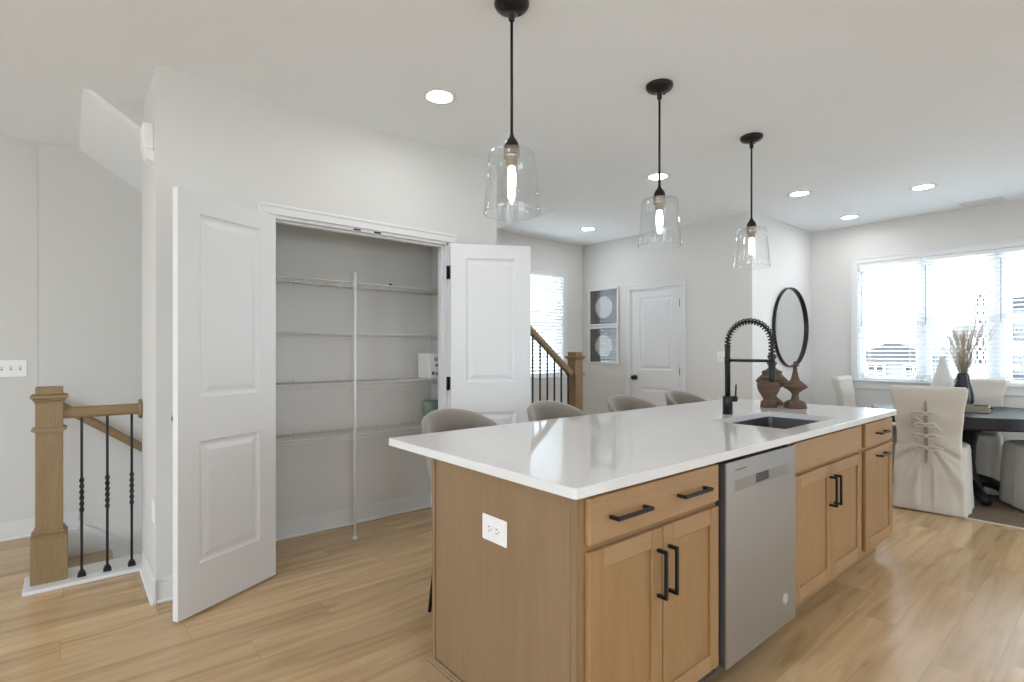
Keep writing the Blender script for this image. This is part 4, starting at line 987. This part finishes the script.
# table decor
t = thing('tray', 'grey wooden tray with black handles on the dining table', 'tray', (6.03, 0.975, 0.76))
bm = bm_new(); tw, tl, th = 0.15, 0.175, 0.05
def tb(a, b, c, d, e, f, m_=0): box(bm, a, b, c, d, e, f, 0.002)
tb(-tw, tw, -tl, tl, 0, 0.012); tb(-tw, -tw+0.012, -tl, tl, 0.012, th); tb(tw-0.012, tw, -tl, tl, 0.012, th); tb(-tw+0.012, tw-0.012, -tl, -tl+0.012, 0.012, th); tb(-tw+0.012, tw-0.012, tl-0.012, tl, 0.012, th)
obj('tray_body', bm, 'traywood', t)
for s in (-1, 1):
    bm = bm_new(); tube(bm, [(-0.035, s*tl, 0.03), (-0.03, s*(tl+0.016), 0.032), (0.03, s*(tl+0.016), 0.032), (0.035, s*tl, 0.03)], 0.004, 8); obj('handle', bm, 'black', t, True)
t.rotation_euler = (0, 0, R(5))
t = thing('vase', 'dark flared vase standing in the tray and holding dried grass', 'vase', (6.07, 0.985, 0.772))
bm = bm_new(); lathe(bm, [(0.066, 0.0), (0.07, 0.01), (0.074, 0.05)], seg=36, cap1=False); obj('foot_band', bm, 'vasefoot', t, True)
bm = bm_new(); lathe(bm, [(0.074, 0.05), (0.078, 0.075), (0.074, 0.13), (0.062, 0.2), (0.05, 0.26), (0.043, 0.30), (0.042, 0.312), (0.038, 0.312), (0.038, 0.28)], seg=36, cap0=False); obj('vase_body', bm, 'navy', t, True)
bm = bm_new(); rnd = random.Random(8)
for i in range(150):
    a = rnd.uniform(0, 2*PI); sp = rnd.random()**0.7; L = rnd.uniform(0.36, 0.55); tip = Vector((math.cos(a)*0.235*sp, math.sin(a)*0.235*sp, L*(1-0.12*sp)))
    b0 = Vector((math.cos(a)*0.018*rnd.random(), math.sin(a)*0.018*rnd.random(), -0.03)); m1 = b0.lerp(tip, 0.5)+Vector((rnd.uniform(-1, 1), rnd.uniform(-1, 1), 0))*0.012
    m1.x *= 0.8; m1.y *= 0.8
    tube(bm, [b0, m1, b0.lerp(tip, 0.8), tip], 0.001, 4, radii=[0.001, 0.001, 0.0016, 0.0005])
g = obj('dried_grass', bm, 'grass'); g.location = (6.07, 0.985, 0.772+0.305); tag(g, 'spray of dried tan grass in the dark vase', 'dried grass'); g['kind'] = 'stuff'
bm = bm_new(); lathe(bm, [(0.07, 0.0), (0.078, 0.008), (0.092, 0.06), (0.097, 0.12), (0.09, 0.19), (0.07, 0.27), (0.048, 0.34), (0.031, 0.41), (0.026, 0.45), (0.027, 0.478), (0.022, 0.478), (0.02, 0.44)], seg=40)
o = obj('vase', bm, 'ceramic', None, True); o.location = (6.33, 1.175, 0.7605); tag(o, 'tall matte white bottle vase beside the grass arrangement', 'vase')

# ------------------------------------------------------------------ outside
bm = bm_new(); box(bm, -40, 60, -50, 50, -3.2, -3.0); tag(obj('bounce_ground', bm, 'bounce_ground'), 'ground outside the windows, made pale to bounce daylight indoors', 'ground')['kind'] = 'structure'  # ground serves as a pale reflector for the ceiling
def house(x, y, wd, ht, label, wins):
    t = thing('townhouse', label, 'house', (x, y, -3.0), 0, 'houses beyond the dining window')
    bm = bm_new(); box(bm, 0, 8, -wd/2, wd/2, 0, ht); obj('house_wall', bm, 'mesh', t)
    bm = bm_new(); prism(bm, [(-wd/2-0.4, ht), (wd/2+0.4, ht), (0, ht+wd*0.28)], 'X', -0.4, 8.4); obj('roof', bm, 'roof', t)
    for (a, z, ww, hh) in wins:
        bm = bm_new(); box(bm, -0.06, 0.02, a-ww/2, a+ww/2, z, z+hh); f = obj('house_window', bm, 'housewin', t)
        bm = bm_new()
        for q in (-0.5, 0, 0.5): box(bm, -0.1, -0.05, a+q*ww-0.05, a+q*ww+0.05, z-0.05, z+hh+0.05)
        for q in (0, 0.5, 1): box(bm, -0.1, -0.05, a-ww/2, a+ww/2, z+q*hh-0.05, z+q*hh+0.05)
        obj('muntins', bm, 'white', f)
house(34, 8.4, 3.4, 3.9, 'low gabled house beyond the left dining window', [(-0.9, 2.6, 0.8, 1.0), (0.8, 2.6, 0.8, 1.0)])
house(27, 0.3, 9, 10.0, 'taller house beyond the right dining window', [(3.55, 5.46, 0.35, 0.95), (3.55, 3.9, 0.35, 0.95), (2.2, 4.55, 1.0, 1.8), (2.2, 3.1, 1.0, 1.1), (-1.6, 4.4, 1.6, 1.9)])
